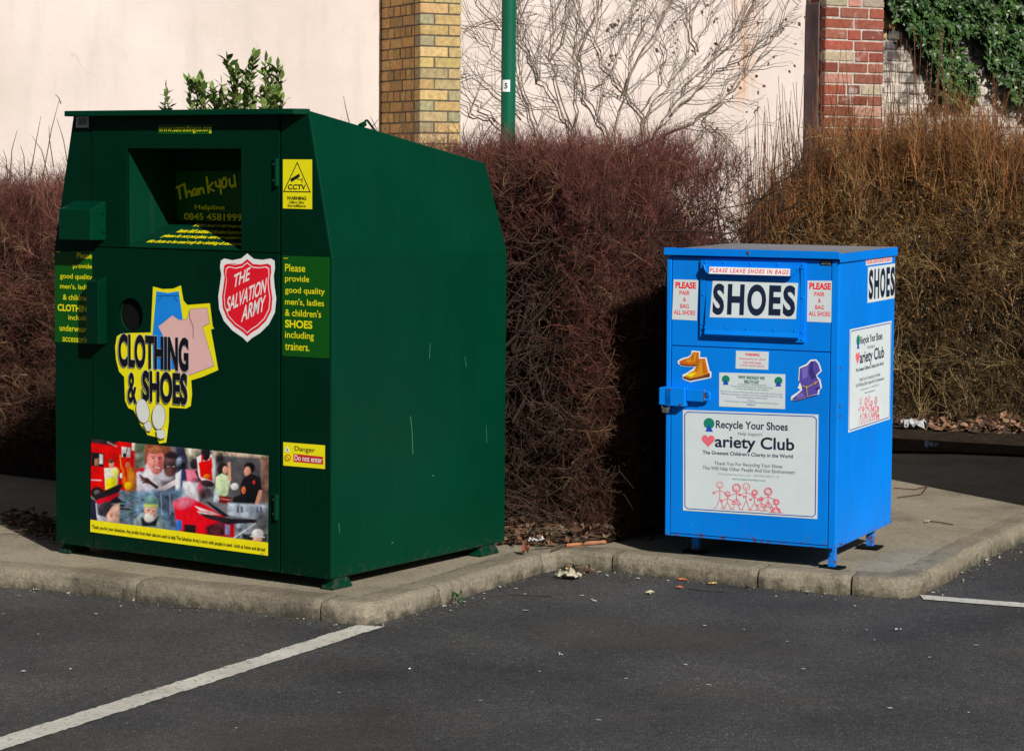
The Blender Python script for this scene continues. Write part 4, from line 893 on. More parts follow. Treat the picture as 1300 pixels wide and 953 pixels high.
# ================================================================== WALLS AND PILLARS
DW = np.array([.899, .438]); NW = np.array([.438, -.899])
P0 = np.array(at(533.5, 80, 16.4)[:2])
WALL0 = P0-.40*NW                       # a point of the right-hand rendered wall
def wallpt(u, v, off=0.0):
    """photo pixel -> point on the right-hand wall plane, `off` metres in front of it"""
    return onplane(u, v, (*(WALL0+NW*off), 0), np.array([*NW, 0]))
def mat_render(name, seed, rustx=None):
    t = NT(name)
    c = t.ramp(t.noise(.9, 7, .6, loc=(seed, 0, 0)), [(.3, (.58, .505, .465)), (.5, (.66, .575, .540)), (.7, (.71, .635, .60))])
    g = t.ramp(t.noise(1, 6, .65, (4.5, 4.5, .8), loc=(seed, 2, 0)), [(.50, B1), (.78, W1)])
    gm = t.n('Math', operation='MULTIPLY'); t.l(g, gm.inputs[0]); gm.inputs[1].default_value = .55
    c = t.mix(gm.outputs[0], c, (.47, .44, .385))
    pt = t.ramp(t.noise(3.2, 7, .7, loc=(seed+5, 2, 0)), [(.60, B1), (.70, W1)])
    gm = t.n('Math', operation='MULTIPLY'); t.l(pt, gm.inputs[0]); gm.inputs[1].default_value = .3
    c = t.mix(gm.outputs[0], c, (.55, .52, .47))
    # hairline cracks: level lines of a warped noise, only in places
    nz = t.noise(.55, 5, .55, loc=(seed+9, 1, 3), dist=.3)
    ab = t.n('Math', operation='SUBTRACT'); t.l(nz, ab.inputs[0]); ab.inputs[1].default_value = .5
    a2 = t.n('Math', operation='ABSOLUTE'); t.l(ab.outputs[0], a2.inputs[0])
    ln = t.ramp(a2.outputs[0], [(.0, W1), (.0022, W1), (.0036, B1)])
    whr = t.ramp(t.noise(.8, 2, .5, loc=(seed+3, 7, 1)), [(.56, B1), (.61, W1)])
    m2 = t.n('Math', operation='MULTIPLY'); t.l(ln, m2.inputs[0]); t.l(whr, m2.inputs[1])
    m3 = t.n('Math', operation='MULTIPLY'); t.l(m2.outputs[0], m3.inputs[0]); m3.inputs[1].default_value = .30
    c = t.mix(m3.outputs[0], c, (.30, .26, .23))
    if rustx is not None:
        tc = t.n('TexCoord'); sp = t.n('SeparateXYZ'); t.l(tc.outputs['Object'], sp.inputs[0])
        tot = None
        for cx_, wd, zb in rustx:
            d = t.n('Math', operation='SUBTRACT'); t.l(sp.outputs[0], d.inputs[0]); d.inputs[1].default_value = cx_
            ab = t.n('Math', operation='ABSOLUTE'); t.l(d.outputs[0], ab.inputs[0])
            a = t.n('MapRange'); t.l(ab.outputs[0], a.inputs[0]); a.inputs[1].default_value = 0; a.inputs[2].default_value = wd; a.inputs[3].default_value = 1; a.inputs[4].default_value = 0
            b = t.n('MapRange'); t.l(sp.outputs[2], b.inputs[0]); b.inputs[1].default_value = zb; b.inputs[2].default_value = zb+.45
            q = t.n('Math', operation='MULTIPLY'); t.l(a.outputs[0], q.inputs[0]); t.l(b.outputs[0], q.inputs[1])
            if tot is None: tot = q.outputs[0]
            else:
                s_ = t.n('Math', operation='MAXIMUM'); t.l(tot, s_.inputs[0]); t.l(q.outputs[0], s_.inputs[1]); tot = s_.outputs[0]
        nz = t.ramp(t.noise(1, 5, .7, (14, 14, 3)), [(.35, B1), (.65, W1)])
        q = t.n('Math', operation='MULTIPLY'); t.l(tot, q.inputs[0]); t.l(nz, q.inputs[1])
        r = t.ramp(q.outputs[0], [(.15, B1), (.70, (.62,)*3)])
        c = t.mix(r, c, (.58, .24, .06))
    t.base(c); t.rough(.9, .15); t.bump(t.noise(28, 6, .65), .25, .01); return t.m
def wall_obj(name, A, d, L, H, thick, mats, label, cat, group=None):
    """a wall from A along unit d, facing to the right of d turned by -90 deg; local x along, y = depth"""
    ang = math.atan2(d[1], d[0])
    N_ = int(L/.25); V = []; F = []
    mb = MB(); mb.box(0, L, 0, thick, -.05, H, .006)
    o = mb.build(name, mats); o.location = (A[0], A[1], 0); o.rotation_euler = (0, 0, ang)
    tag(o, label, cat, group); return o
# right rendered wall runs from behind the yellow pillar to the red pillar
CR = onplane(1048, 80, (*(WALL0+NW*.27), 0), np.array([*NW, 0]))[:2]
CR2 = onplane(1122, 80, (*(WALL0+NW*.27), 0), np.array([*NW, 0]))[:2]
wA = WALL0+DW*.15
tR = float(np.dot(CR-wA, DW))
def along(u, v): return float(np.dot(wallpt(u, v)[:2]-wA, DW))
rw = wall_obj('rendered_wall', wA, DW, tR+.02, 4.2, .25, mat_render('pink_render', 3.0, [(along(950, 30), .10, wallpt(950, 60)[2]-.1), (along(757, 10), .05, wallpt(757, 40)[2]-.1), (along(945, 90), .16, 1.75)]),
         'pale pink rendered wall between the yellow and the red brick pillars, covered by bare creeper', 'wall')
# left rendered wall
PB = P0-.70*NW
dl = np.array([math.cos(R(34)), math.sin(R(34))])
lw = wall_obj('rendered_wall', PB-dl*7.0, dl, 7.0, 4.2, .25, mat_render('cream_render', 11.0), 'plain pale pink rendered wall with hairline cracks, left of the yellow brick pillar', 'wall')

M['brick'] = attr_mat('brick', .88, .15, sc=30, noise_amt=.30)
tn = M['brick'].node_tree
def add_bump(m, scale, st, dist):
    tn = m.node_tree; nz = tn.nodes.new('ShaderNodeTexNoise'); nz.inputs['Scale'].default_value = scale; nz.inputs['Detail'].default_value = 5
    tc = tn.nodes.new('ShaderNodeTexCoord'); tn.links.new(tc.outputs['Object'], nz.inputs['Vector'])
    b = tn.nodes.new('ShaderNodeBump'); b.inputs['Strength'].default_value = st; b.inputs['Distance'].default_value = dist
    tn.links.new(nz.outputs['Fac'], b.inputs['Height']); tn.links.new(b.outputs['Normal'], tn.nodes['Principled BSDF'].inputs['Normal'])
add_bump(M['brick'], 70, .5, .006)
class Bricks:
    """bricks laid in a local frame, one mesh with one colour per brick"""
    def __init__(s): s.V = []; s.F = []; s.C = []
    def box(s, x0, x1, y0, y1, z0, z1, c, bev=.004, jit=.0015):
        j = lambda: random.uniform(-jit, jit)
        x0 += j(); x1 += j(); z0 += j(); z1 += j()
        bm = bmesh.new(); vs = [bm.verts.new((x, y, z)) for x in (x0, x1) for y in (y0, y1) for z in (z0, z1)]
        bmesh.ops.convex_hull(bm, input=vs)
        if bev:
            bmesh.ops.dissolve_limit(bm, angle_limit=.01, verts=bm.verts, edges=bm.edges)
            bmesh.ops.bevel(bm, geom=list(bm.edges), offset=bev, segments=1, affect='EDGES')
        b = len(s.V); bm.verts.index_update()
        for v in bm.verts: s.V.append(tuple(v.co)); s.C.append(c)
        for f in bm.faces: s.F.append([b+v.index for v in f.verts])
        bm.free()
    def build(s, name, A, d, mat, parent=None):
        o = mk(name, s.V, s.F, mat, parent, cols=s.C)
        if parent is None: o.location = (A[0], A[1], 0); o.rotation_euler = (0, 0, math.atan2(d[1], d[0]))
        return o
def vary(c, a=.15, b=.06):
    k = 1+random.uniform(-a, a); return tuple(max(0, x*k*(1+random.uniform(-b, b))) for x in c)
# yellow pillar: local x along the wall, y into it; front-left corner at P0
yp = Bricks(); PWd = .312; dep = .72; H = 4.2; ch_ = .075; jt = .009
zc0 = float(onplane(560, 60.5, (*P0, 0), np.array([*NW, 0]))[2]); z = (zc0 % ch_)-ch_; i = 0
yc = (.50, .36, .16)
while z < H:
    z0, z1 = z+jt, z+ch_
    odd = i % 2
    tones = [yc, yc, (.47, .33, .14), (.42, .32, .17), (.52, .39, .19)]
    def C(): return vary(random.choice(tones), .14, .05)
    xs = [0, .215, PWd] if odd else [0, .1075, PWd]
    for a, b in zip(xs[:-1], xs[1:]): yp.box(a+(jt/2 if a else 0), b-(jt/2 if b < PWd else 0), 0, .10, z0, z1, vary((.33, .29, .17), .1) if (b-a < .12 and random.random() < .6) else C())
    # left return: header-ish short bricks one course, stretchers the next
    ys = [.10+jt, .16, .26, .36, .47, .58, dep] if odd else [.10+jt, .32, .54, dep]
    for a, b in zip(ys[:-1], ys[1:]): yp.box(0, .10, a, b-jt, z0, z1, vary((.44, .27, .11), .24, .06))
    z += ch_; i += 1
yp.box(.006, PWd-.006, .006, dep, 0, H-.02, (.11, .10, .085), 0, 0)
yo = yp.build('brick_pillar', P0, DW, M['brick'])
tag(yo, 'yellow brick pillar projecting from the wall behind the green bank', 'pillar')
# red pillar
def brick_wash():
    m = M['brick'].copy(); m.name = 'weathered_brick'; tn = m.node_tree
    bc = tn.nodes['Principled BSDF'].inputs['Base Color']; src = bc.links[0].from_socket
    nz = tn.nodes.new('ShaderNodeTexNoise'); nz.inputs['Scale'].default_value = 6; nz.inputs['Detail'].default_value = 8; nz.inputs['Roughness'].default_value = .7
    tc = tn.nodes.new('ShaderNodeTexCoord'); tn.links.new(tc.outputs['Object'], nz.inputs['Vector'])
    rp = tn.nodes.new('ShaderNodeValToRGB'); rp.color_ramp.elements[0].position = .57; rp.color_ramp.elements[1].position = .68; rp.color_ramp.elements[0].color = (0, 0, 0, 1); rp.color_ramp.elements[1].color = (.8, .8, .8, 1)
    tn.links.new(nz.outputs['Fac'], rp.inputs['Fac'])
    mx = tn.nodes.new('ShaderNodeMix'); mx.data_type = 'RGBA'; tn.links.new(rp.outputs['Color'], mx.inputs[0]); tn.links.new(src, mx.inputs[6]); mx.inputs[7].default_value = (.46, .40, .36, 1)
    tn.links.new(mx.outputs[2], bc); return m
M['brick_wash'] = brick_wash()
rp_ = Bricks(); RW = float(np.dot(CR2-CR, DW)); rdep = .27
rcourse = 13.75*18.1/FPX; z = (float(onplane(1080, 10.5, (*CR, 0), np.array([*NW, 0]))[2]) % rcourse)-rcourse; i = 0
redt = [(.25, .070, .045), (.27, .080, .055), (.21, .058, .042), (.27, .10, .07), (.19, .06, .048)]
def redc():
    r_ = random.random()
    if r_ < .10: return vary((.38, .31, .23), .1)
    if r_ < .15: return vary((.42, .22, .17), .1)
    return vary(random.choice(redt), .2)
while z < 4.2:
    z0, z1 = z+.011, z+rcourse
    xs = [[0, .26, RW], [0, .125, .395, RW], [0, .20, .33, RW], [0, .27, .40, RW]][[0, 1, 2, 0, 1, 3, 0, 2][i % 8]]
    for a, b in zip(xs[:-1], xs[1:]): rp_.box(a+(.006 if a else 0), b-(.006 if b < RW else 0), random.uniform(0, .006), .11, z0, z1, redc(), .006, .003)
    rp_.box(-.001, .11, .121, .20 if i % 2 else .225, z0, z1, vary((.20, .06, .045), .2), .006, .003)
    z += rcourse; i += 1
rp_.box(.008, RW-.008, .010, rdep+.2, 0, 4.2, (.46, .41, .36), 0, 0)
ro = rp_.build('brick_pillar', CR, DW, M['brick_wash'])
tag(ro, 'old red brick pillar with pale mortar, right of the bare creeper wall', 'pillar')
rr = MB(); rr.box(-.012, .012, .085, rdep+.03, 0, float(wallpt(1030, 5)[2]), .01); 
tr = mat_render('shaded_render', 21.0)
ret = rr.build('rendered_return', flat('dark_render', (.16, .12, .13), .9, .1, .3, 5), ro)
# old wall, right of the red pillar: dark bricks, lime-washed in patches
def oldmat():
    t = NT('old_wall'); a = t.n('Attribute', attribute_name='Col')
    c = t.mix(1.0, a.outputs['Color'], t.ramp(t.noise(25, 5, .7), [(.25, (.6,)*3), (.75, (1.4,)*3)]), 'MULTIPLY')
    tc = t.n('TexCoord'); sp = t.n('SeparateXYZ'); t.l(tc.outputs['Object'], sp.inputs[0])
    hz = t.n('MapRange'); t.l(sp.outputs[2], hz.inputs[0]); hz.inputs[1].default_value = 2.55; hz.inputs[2].default_value = 1.85; hz.inputs[3].default_value = 0; hz.inputs[4].default_value = .36
    ad = t.n('Math', operation='ADD'); t.l(t.noise(4.2, 8, .72), ad.inputs[0]); t.l(hz.outputs[0], ad.inputs[1])
    wsh = t.ramp(ad.outputs[0], [(.55, B1), (.66, W1)])
    c = t.mix(wsh, c, t.ramp(t.noise(9, 6, .7), [(.3, (.36, .33, .29)), (.6, (.66, .60, .53))]))
    bk = t.ramp(t.noise(7, 6, .7, loc=(2, 5, 1)), [(.52, B1), (.60, (.85,)*3)])
    c = t.mix(bk, c, (.06, .06, .065))
    t.base(c); t.rough(.9, .12); t.bump(t.noise(35, 6, .7), .8, .012); return t.m
ow = Bricks(); oA = CR2+DW*.002-NW*.16; z = -.05; i = 0
while z < 4.0:
    x = -.1 if i % 2 else 0
    while x < 4.4:
        L = random.choice([.235, .235, .12])
        yy = random.uniform(-.008, .010)
        zmid = z+.04
        cc = vary((.12, .105, .10), .3) if (zmid < 2.50 or x > .12) else vary((.50, .34, .15), .12)
        if random.random() < .2: cc = vary((.20, .17, .13), .2)
        if x+L < 4.4: ow.box(max(x, .0)+.004, x+L-.004, yy, .12, z+.004, z+rcourse-.004, cc, .010, .004)
        x += L
    z += rcourse; i += 1
ow.box(0, 4.4, .014, .30, -.05, 4.0, (.22, .20, .175), 0, 0)
oo = ow.build('old_brick_wall', oA, DW, oldmat())
tag(oo, 'old dark brick wall with flaking white lime wash, right of the red pillar under the ivy', 'wall')

# ================================================================== TWIG MACHINERY
def prisms(P0_, P1_, r0, r1, n=3):
    """many tapered n-sided sticks at once"""
    d = P1_-P0_; L = np.linalg.norm(d, axis=1, keepdims=True)+1e-9; d = d/L
    ref = np.where(np.abs(d[:, 2:3]) < .9, np.array([[0, 0, 1.0]]), np.array([[1.0, 0, 0]]))
    a = np.cross(d, ref); a /= np.linalg.norm(a, axis=1, keepdims=True)+1e-9; b = np.cross(d, a)
    N = len(P0_); V = np.zeros((N, 2*n, 3))
    for i in range(n):
        t = 2*math.pi*i/n; o = a*math.cos(t)+b*math.sin(t)
        V[:, i] = P0_+o*r0[:, None]; V[:, n+i] = P1_+o*r1[:, None]
    base = (np.arange(N)*2*n)[:, None]
    F = np.concatenate([(base+np.array([[i, (i+1) % n, n+(i+1) % n, n+i]]))[:, None] for i in range(n)], 1)
    return V.reshape(-1, 3), F.reshape(-1, 4)
def template(rng, side=6, curl=.25, subs=2, spread=(.5, 1.0), segs=4):
    """branched twig of unit length growing along +Z: list of (p0,p1,r0,r1,level)"""
    S = []
    def grow(p, d, L, r, lev, ns):
        st = L/ns; pts = [p]
        for i in range(ns):
            d = d+rng.normal(0, curl, 3)*.5; d /= np.linalg.norm(d)
            q = p+d*st; S.append((p, q, r*(1-.6*i/ns), r*(1-.6*(i+1)/ns), lev)); p = q; pts.append((p, d.copy()))
        return pts[1:]
    main = grow(np.zeros(3), np.array([0, 0, 1.0]), 1.0, 1.0, 0, segs)
    for j in range(side):
        k = rng.integers(0, segs-1) if segs > 1 else 0
        p, d = main[k]
        t = rng.normal(0, 1, 3); t -= d*np.dot(t, d); t /= np.linalg.norm(t)
        a = rng.uniform(*spread); dd = d*math.cos(a)+t*math.sin(a)
        sec = grow(p, dd, rng.uniform(.3, .6), .62, 1, 2)
        for _ in range(subs):
            p2, d2 = sec[0] if rng.random() < .6 else sec[1]
            t = rng.normal(0, 1, 3); t -= d2*np.dot(t, d2); t /= np.linalg.norm(t)
            a = rng.uniform(.4, 1.0); grow(p2, d2*math.cos(a)+t*math.sin(a), rng.uniform(.15, .3), .42, 2, 1)
    A = np.array([s_[0] for s_ in S]); B = np.array([s_[1] for s_ in S]); r0 = np.array([s_[2] for s_ in S]); r1 = np.array([s_[3] for s_ in S])
    return A, B, r0, r1
def frames(dirs, rng):
    d = dirs/np.linalg.norm(dirs, axis=1, keepdims=True)
    ref = rng.normal(0, 1, d.shape); a = np.cross(d, ref); a /= np.linalg.norm(a, axis=1, keepdims=True); b = np.cross(d, a)
    return np.stack([a, b, d], 2)           # columns
def scatter(points, dirs, lens, rad, cols, temps, rng, n=3):
    """place twig templates; returns V,F,C"""
    Rm = frames(dirs, rng); which = rng.integers(0, len(temps), len(points)); VV, FF, CC = [], [], []; off = 0
    for k, (A, B, r0, r1) in enumerate(temps):
        idx = np.where(which == k)[0]
        if not len(idx): continue
        a = np.einsum('pij,sj->psi', Rm[idx], A)*lens[idx][:, None, None]+points[idx][:, None]
        b = np.einsum('pij,sj->psi', Rm[idx], B)*lens[idx][:, None, None]+points[idx][:, None]
        m = a.shape[1]; rr0 = (rad[idx][:, None]*r0[None]).ravel(); rr1 = (rad[idx][:, None]*r1[None]).ravel()
        V, F = prisms(a.reshape(-1, 3), b.reshape(-1, 3), rr0, rr1, n)
        C = np.repeat(np.repeat(cols[idx], m, 0), 2*n, 0)*(1+.25*rng.standard_normal((len(V), 1))*0)
        VV.append(V); FF.append(F+off); CC.append(C); off += len(V)
    return np.concatenate(VV), np.concatenate(FF), np.concatenate(CC)
def join(parts):
    V, F, C, o = [], [], [], 0
    for v, f, c in parts: V.append(v); F.append(f+o); C.append(c); o += len(v)
    return np.concatenate(V), np.concatenate(F), np.concatenate(C)
rg = np.random.default_rng(5)
TEMPS = [template(rg, side=7, curl=.5, subs=2) for _ in range(12)]
UPT = [template(rg, side=7, curl=.14, subs=2, spread=(.3, .75), segs=5) for _ in range(8)]

# ------------------------------------------------------------------ the clipped purple-brown hedge
class Block:
    def __init__(s, O, ud, wd, L, Dp, H, hfun=None):
        s.O = np.array(O); s.u = np.array(ud)/np.linalg.norm(ud); s.w = np.array(wd)/np.linalg.norm(wd); s.L, s.D, s.H = L, Dp, H; s.h = hfun or (lambda t: H)
    def world(s, a, b, z): return np.stack([s.O[0]+s.u[0]*a+s.w[0]*b, s.O[1]+s.u[1]*a+s.w[1]*b, z], 1)
    def wdir(s, da, db, dz): return np.stack([s.u[0]*da+s.w[0]*db, s.u[1]*da+s.w[1]*db, dz], 1)
def hedge_points(bk, N, rng, ends=(1, 1), edge=5.0):
    """points near the surface of a rounded block, with outward directions"""
    out = []; dr = []; cnt = 0
    while cnt < N:
        a = rng.random(N)*bk.L; b = rng.random(N)*bk.D; hh = bk.h(a/bk.L)*np.ones(N); z = rng.random(N)*hh
        x = (b/bk.D*2-1); ea = (a/bk.L*2-1); zz = z/hh
        e_a = np.where(ea < 0, ends[0], ends[1])*np.abs(ea)
        g = np.abs(x)**edge+np.clip(zz, 0, 1)**(edge)+(e_a**10)
        ok = (g < 1) & (rng.random(N) < np.clip(g, .06, 1)**.8) & (b < bk.D*.75)
        gx = edge*np.sign(x)*np.abs(x)**(edge-1)/bk.D*2; gz = edge*zz**(edge-1)/hh; ga = np.sign(ea)*10*e_a**9/bk.L*2
        d = bk.wdir(ga, gx, gz); nrm = np.linalg.norm(d, axis=1, keepdims=True); d = d/(nrm+.5)
        P = bk.world(a, b, z)
        out.append(P[ok]); dr.append(d[ok]); cnt += ok.sum()
    return np.concatenate(out)[:N], np.concatenate(dr)[:N]
def clump(P, d, sc, lo, rng, seed):
    v = np.array([mnoise.noise(Vector((p[0]*sc+seed, p[1]*sc, p[2]*sc*.8))) for p in P])
    k = rng.random(len(P)) < np.clip((v-lo)/.30, .16, 1)
    return P[k], d[k]
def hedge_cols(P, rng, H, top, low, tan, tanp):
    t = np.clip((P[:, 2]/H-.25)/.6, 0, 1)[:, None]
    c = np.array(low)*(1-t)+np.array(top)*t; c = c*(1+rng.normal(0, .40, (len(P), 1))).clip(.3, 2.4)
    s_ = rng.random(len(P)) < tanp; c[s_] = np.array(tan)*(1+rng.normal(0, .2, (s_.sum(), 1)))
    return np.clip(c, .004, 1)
rg = np.random.default_rng(21)
hA = Block((.46, 9.42), (-.823, .568), (.568, .823), 5.2, 1.25, 1.55, lambda t: 1.56-.20*np.clip((t-.30)/.15, 0, 1)+.03*np.sin(t*19)+.02*np.sin(t*47))
hB = Block((.35, 9.39), (.70, .714), (-.714, .70), 1.10, 1.15, 1.58, lambda t: 1.57-.56*np.clip(t, 0, 1)**1.6)
parts = []
for bk, N, ends in ((hA, 16000, (0, 1)), (hB, 7400, (0, 1))):
    P, d = hedge_points(bk, N, rg, ends); P, d = clump(P, d, 5.5, -.42, rg, 3.0); N = len(P)
    dirs = d*1.0+np.array([0, 0, .45])+rg.normal(0, .55, P.shape); lens = rg.uniform(.08, .24, N); rad = rg.uniform(.0011, .0020, N)
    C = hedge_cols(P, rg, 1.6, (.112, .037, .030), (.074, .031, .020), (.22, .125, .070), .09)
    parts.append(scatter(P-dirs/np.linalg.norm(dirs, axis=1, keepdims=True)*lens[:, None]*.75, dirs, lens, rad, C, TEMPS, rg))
    # fine upright shoots on the top
    n2 = N//3; a = rg.random(n2)*bk.L; b = rg.random(n2)*bk.D*.8+.08; hh = bk.h(a/bk.L)*np.ones(n2); x = np.abs(b/bk.D*2-1)
    z = hh*(1-np.clip(x, 0, .98)**5)**(1/5.)-rg.uniform(.08, .22, n2)
    keep = np.where(a/bk.L > 1.1, False, True)
    P = bk.world(a, b, z)[keep]; n2 = len(P); dirs = np.array([0, 0, 1.0])+rg.normal(0, .36, P.shape); lens = rg.uniform(.10, .24, n2)
    C = hedge_cols(P, rg, 1.6, (.118, .040, .033), (.078, .032, .025), (.22, .13, .075), .06)
    parts.append(scatter(P, dirs, lens, rg.uniform(.0010, .0018, n2), C, UPT, rg))
    # tangled inside
    n5 = N//3; a = rg.random(n5)*bk.L; b = rg.uniform(.15, .95, n5)*bk.D; z = rg.random(n5)**1.3*bk.h(a/bk.L)*.85; P = bk.world(a, b, z)
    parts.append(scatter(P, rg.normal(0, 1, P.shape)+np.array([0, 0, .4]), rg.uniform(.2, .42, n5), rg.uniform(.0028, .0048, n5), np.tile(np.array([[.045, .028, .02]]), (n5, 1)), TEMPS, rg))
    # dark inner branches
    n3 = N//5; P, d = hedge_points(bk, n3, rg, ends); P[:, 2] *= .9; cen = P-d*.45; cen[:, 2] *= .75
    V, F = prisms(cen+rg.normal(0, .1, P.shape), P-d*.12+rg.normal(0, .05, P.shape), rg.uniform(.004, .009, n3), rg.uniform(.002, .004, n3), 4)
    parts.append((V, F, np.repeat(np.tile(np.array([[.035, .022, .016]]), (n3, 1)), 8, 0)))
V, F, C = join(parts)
hedge = mknp('hedge', V, F, M['twig'], None, C); tag(hedge, 'clipped leafless hedge of dense purple-brown twigs behind the green bank', 'hedge')
# single long wisps sticking out above the left part
for (u0, v0, u1, v1) in [(15, 215, 22, 165), (42, 205, 52, 148), (60, 200, 75, 128), (75, 128, 70, 120), (66, 195, 62, 160), (84, 205, 72, 150), (30, 210, 26, 185), (445, 160, 436, 122), (470, 172, 482, 150), (478, 175, 470, 148), (55, 210, 40, 172), (8, 215, 4, 190), (90, 200, 98, 176), (520, 180, 512, 152), (505, 176, 516, 150)]:
    a, b = at(u0, v0, 11.0), at(u1, v1, 11.0); m_ = (a+b)/2+np.array([rg.normal(0, .012), 0, 0])
    a = a+(a-b)*.5
    Vw, Fw = prisms(np.array([a, m_]), np.array([m_, b]), np.array([.0028, .002]), np.array([.002, .0009]), 4)
    mknp('shoot', Vw, Fw, M['twig'], hedge, np.tile(np.array([[.11, .075, .06]]), (len(Vw), 1)))

# ------------------------------------------------------------------ the tall orange-brown hedge on the right
rg = np.random.default_rng(33)
base_l = np.array([1.34, 14.05]); ud = np.array([.985, -.17])
hR = Block(base_l, ud, (.17, .985), 4.2, 1.30, 1.66, lambda t: .88+.80*np.clip((t+.02)/.15, 0, 1)**.8+.05*np.sin(t*23+1)+.035*np.sin(t*61))
parts = []
N = 12000
P, d = hedge_points(hR, N, rg, (0, 0))
thin = rg.random(N) < np.clip(((P-np.array([*base_l, 0]))[:, :2] @ ud)/.75, .28, 1); P, d = P[thin], d[thin]; P, d = clump(P, d, 4.5, -.22, rg, 9.0); N = len(P)
dirs = d*.55+np.array([0, 0, 1.0])+rg.normal(0, .45, P.shape); lens = rg.uniform(.16, .42, N); rad = rg.uniform(.0015, .0028, N)
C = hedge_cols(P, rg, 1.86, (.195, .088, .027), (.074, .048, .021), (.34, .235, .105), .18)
P2 = P-dirs/np.linalg.norm(dirs, axis=1, keepdims=True)*lens[:, None]*.7
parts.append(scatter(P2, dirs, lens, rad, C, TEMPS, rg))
n2 = 3000; a = rg.random(n2)**.9*hR.L; b = rg.random(n2)*hR.D*.9; z = hR.h(a/hR.L)-rg.uniform(.15, .45, n2)
P = hR.world(a, b, z); dirs = np.array([0, 0, 1.0])+rg.normal(0, .15, P.shape); lens = rg.uniform(.16, .42, n2)
C = hedge_cols(P, rg, 1.8, (.200, .082, .027), (.13, .06, .023), (.33, .205, .08), .14)
parts.append(scatter(P, dirs, lens, rg.uniform(.0014, .0026, n2), C, UPT, rg))
n5 = 3600; a = rg.random(n5)*hR.L; b = rg.uniform(.15, 1.0, n5)*hR.D; z = rg.random(n5)**1.3*hR.h(a/hR.L)*.85; kk = rg.random(n5) < np.clip(a/.9, .15, 1); a, b, z = a[kk], b[kk], z[kk]; n5 = len(a); P = hR.world(a, b, z)
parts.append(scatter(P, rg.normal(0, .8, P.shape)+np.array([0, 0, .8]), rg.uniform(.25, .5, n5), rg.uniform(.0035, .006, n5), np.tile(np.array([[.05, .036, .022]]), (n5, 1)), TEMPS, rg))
# tall single rods
n3 = 480; a = rg.random(n3)**1.15*3.4+.04; b = rg.random(n3)*.8; z0_ = hR.h(a/hR.L)*np.ones(n3)-.2; top = z0_+.2+rg.uniform(.05, 1.0, n3)**1.5*.72*np.where(a < 1.3, 1, .62)
Pa = hR.world(a, b, z0_); Pb = hR.world(a+rg.normal(-.02, .06, n3), b, top)
Vr, Fr = prisms(Pa, Pb, np.full(n3, .0034), np.full(n3, .0014), 4); parts.append((Vr, Fr, np.tile(np.array([[.17, .075, .04]]), (len(Vr), 1))))
# main stems: strong at the open left end, and inside the hedge
n4 = 420; a = rg.random(n4)*hR.L; b = rg.uniform(.35, 1.15, n4); P = hR.world(a, b, np.zeros(n4)); prev = P; r = rg.uniform(.006, .013, n4); lean = rg.normal(0, .035, (n4, 3)); lean[:, 2] = 0
for k in range(6):
    nxt = P+lean*(k+1)+rg.normal(0, .03, P.shape); nxt[:, 2] = (k+1)/6*hR.h(a/hR.L)*.93
    V, F = prisms(prev, nxt, r*(1-k/7), r*(1-(k+1)/7), 5); parts.append((V, F, np.repeat(np.tile(np.array([[.075, .058, .045]]), (n4, 1))*rg.uniform(.6, 1.5, (n4, 1)), 10, 0))); prev = nxt
# buds and small leaves
def leaf_quads(P, dirs, size, rng, asp=.45):
    d = dirs/np.linalg.norm(dirs, axis=1, keepdims=True); ref = rng.normal(0, 1, d.shape); a = np.cross(d, ref); a /= np.linalg.norm(a, axis=1, keepdims=True)
    s_ = size[:, None]; n_ = np.cross(a, d)
    V = np.stack([P, P+d*s_*.45+a*s_*asp*.5+n_*s_*.06, P+d*s_, P+d*s_*.45-a*s_*asp*.5+n_*s_*.06], 1)
    F = np.arange(len(P)*4).reshape(-1, 4); return V.reshape(-1, 3), F
nb = 22000; P, d = hedge_points(hR, nb, rg, (0, 0)); P += d*.03
pick = rg.random(nb) < np.clip(((P-np.array([*base_l, 0]))[:, :2] @ ud)/.8, .25, 1); P = P[pick]; nb = len(P)
V, F = leaf_quads(P, np.array([0, 0, .7])+rg.normal(0, .7, P.shape), rg.uniform(.012, .030, nb), rg, .5)
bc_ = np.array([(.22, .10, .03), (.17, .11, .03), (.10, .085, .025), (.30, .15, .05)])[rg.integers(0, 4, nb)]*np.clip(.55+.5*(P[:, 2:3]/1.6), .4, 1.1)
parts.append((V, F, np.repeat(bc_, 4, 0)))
V, F, C = join(parts)
hr_o = mknp('hedge', V, F, M['twig'], None, C); tag(hr_o, 'tall loose hedge of upright orange-brown stems in front of the red brick pillar', 'hedge')

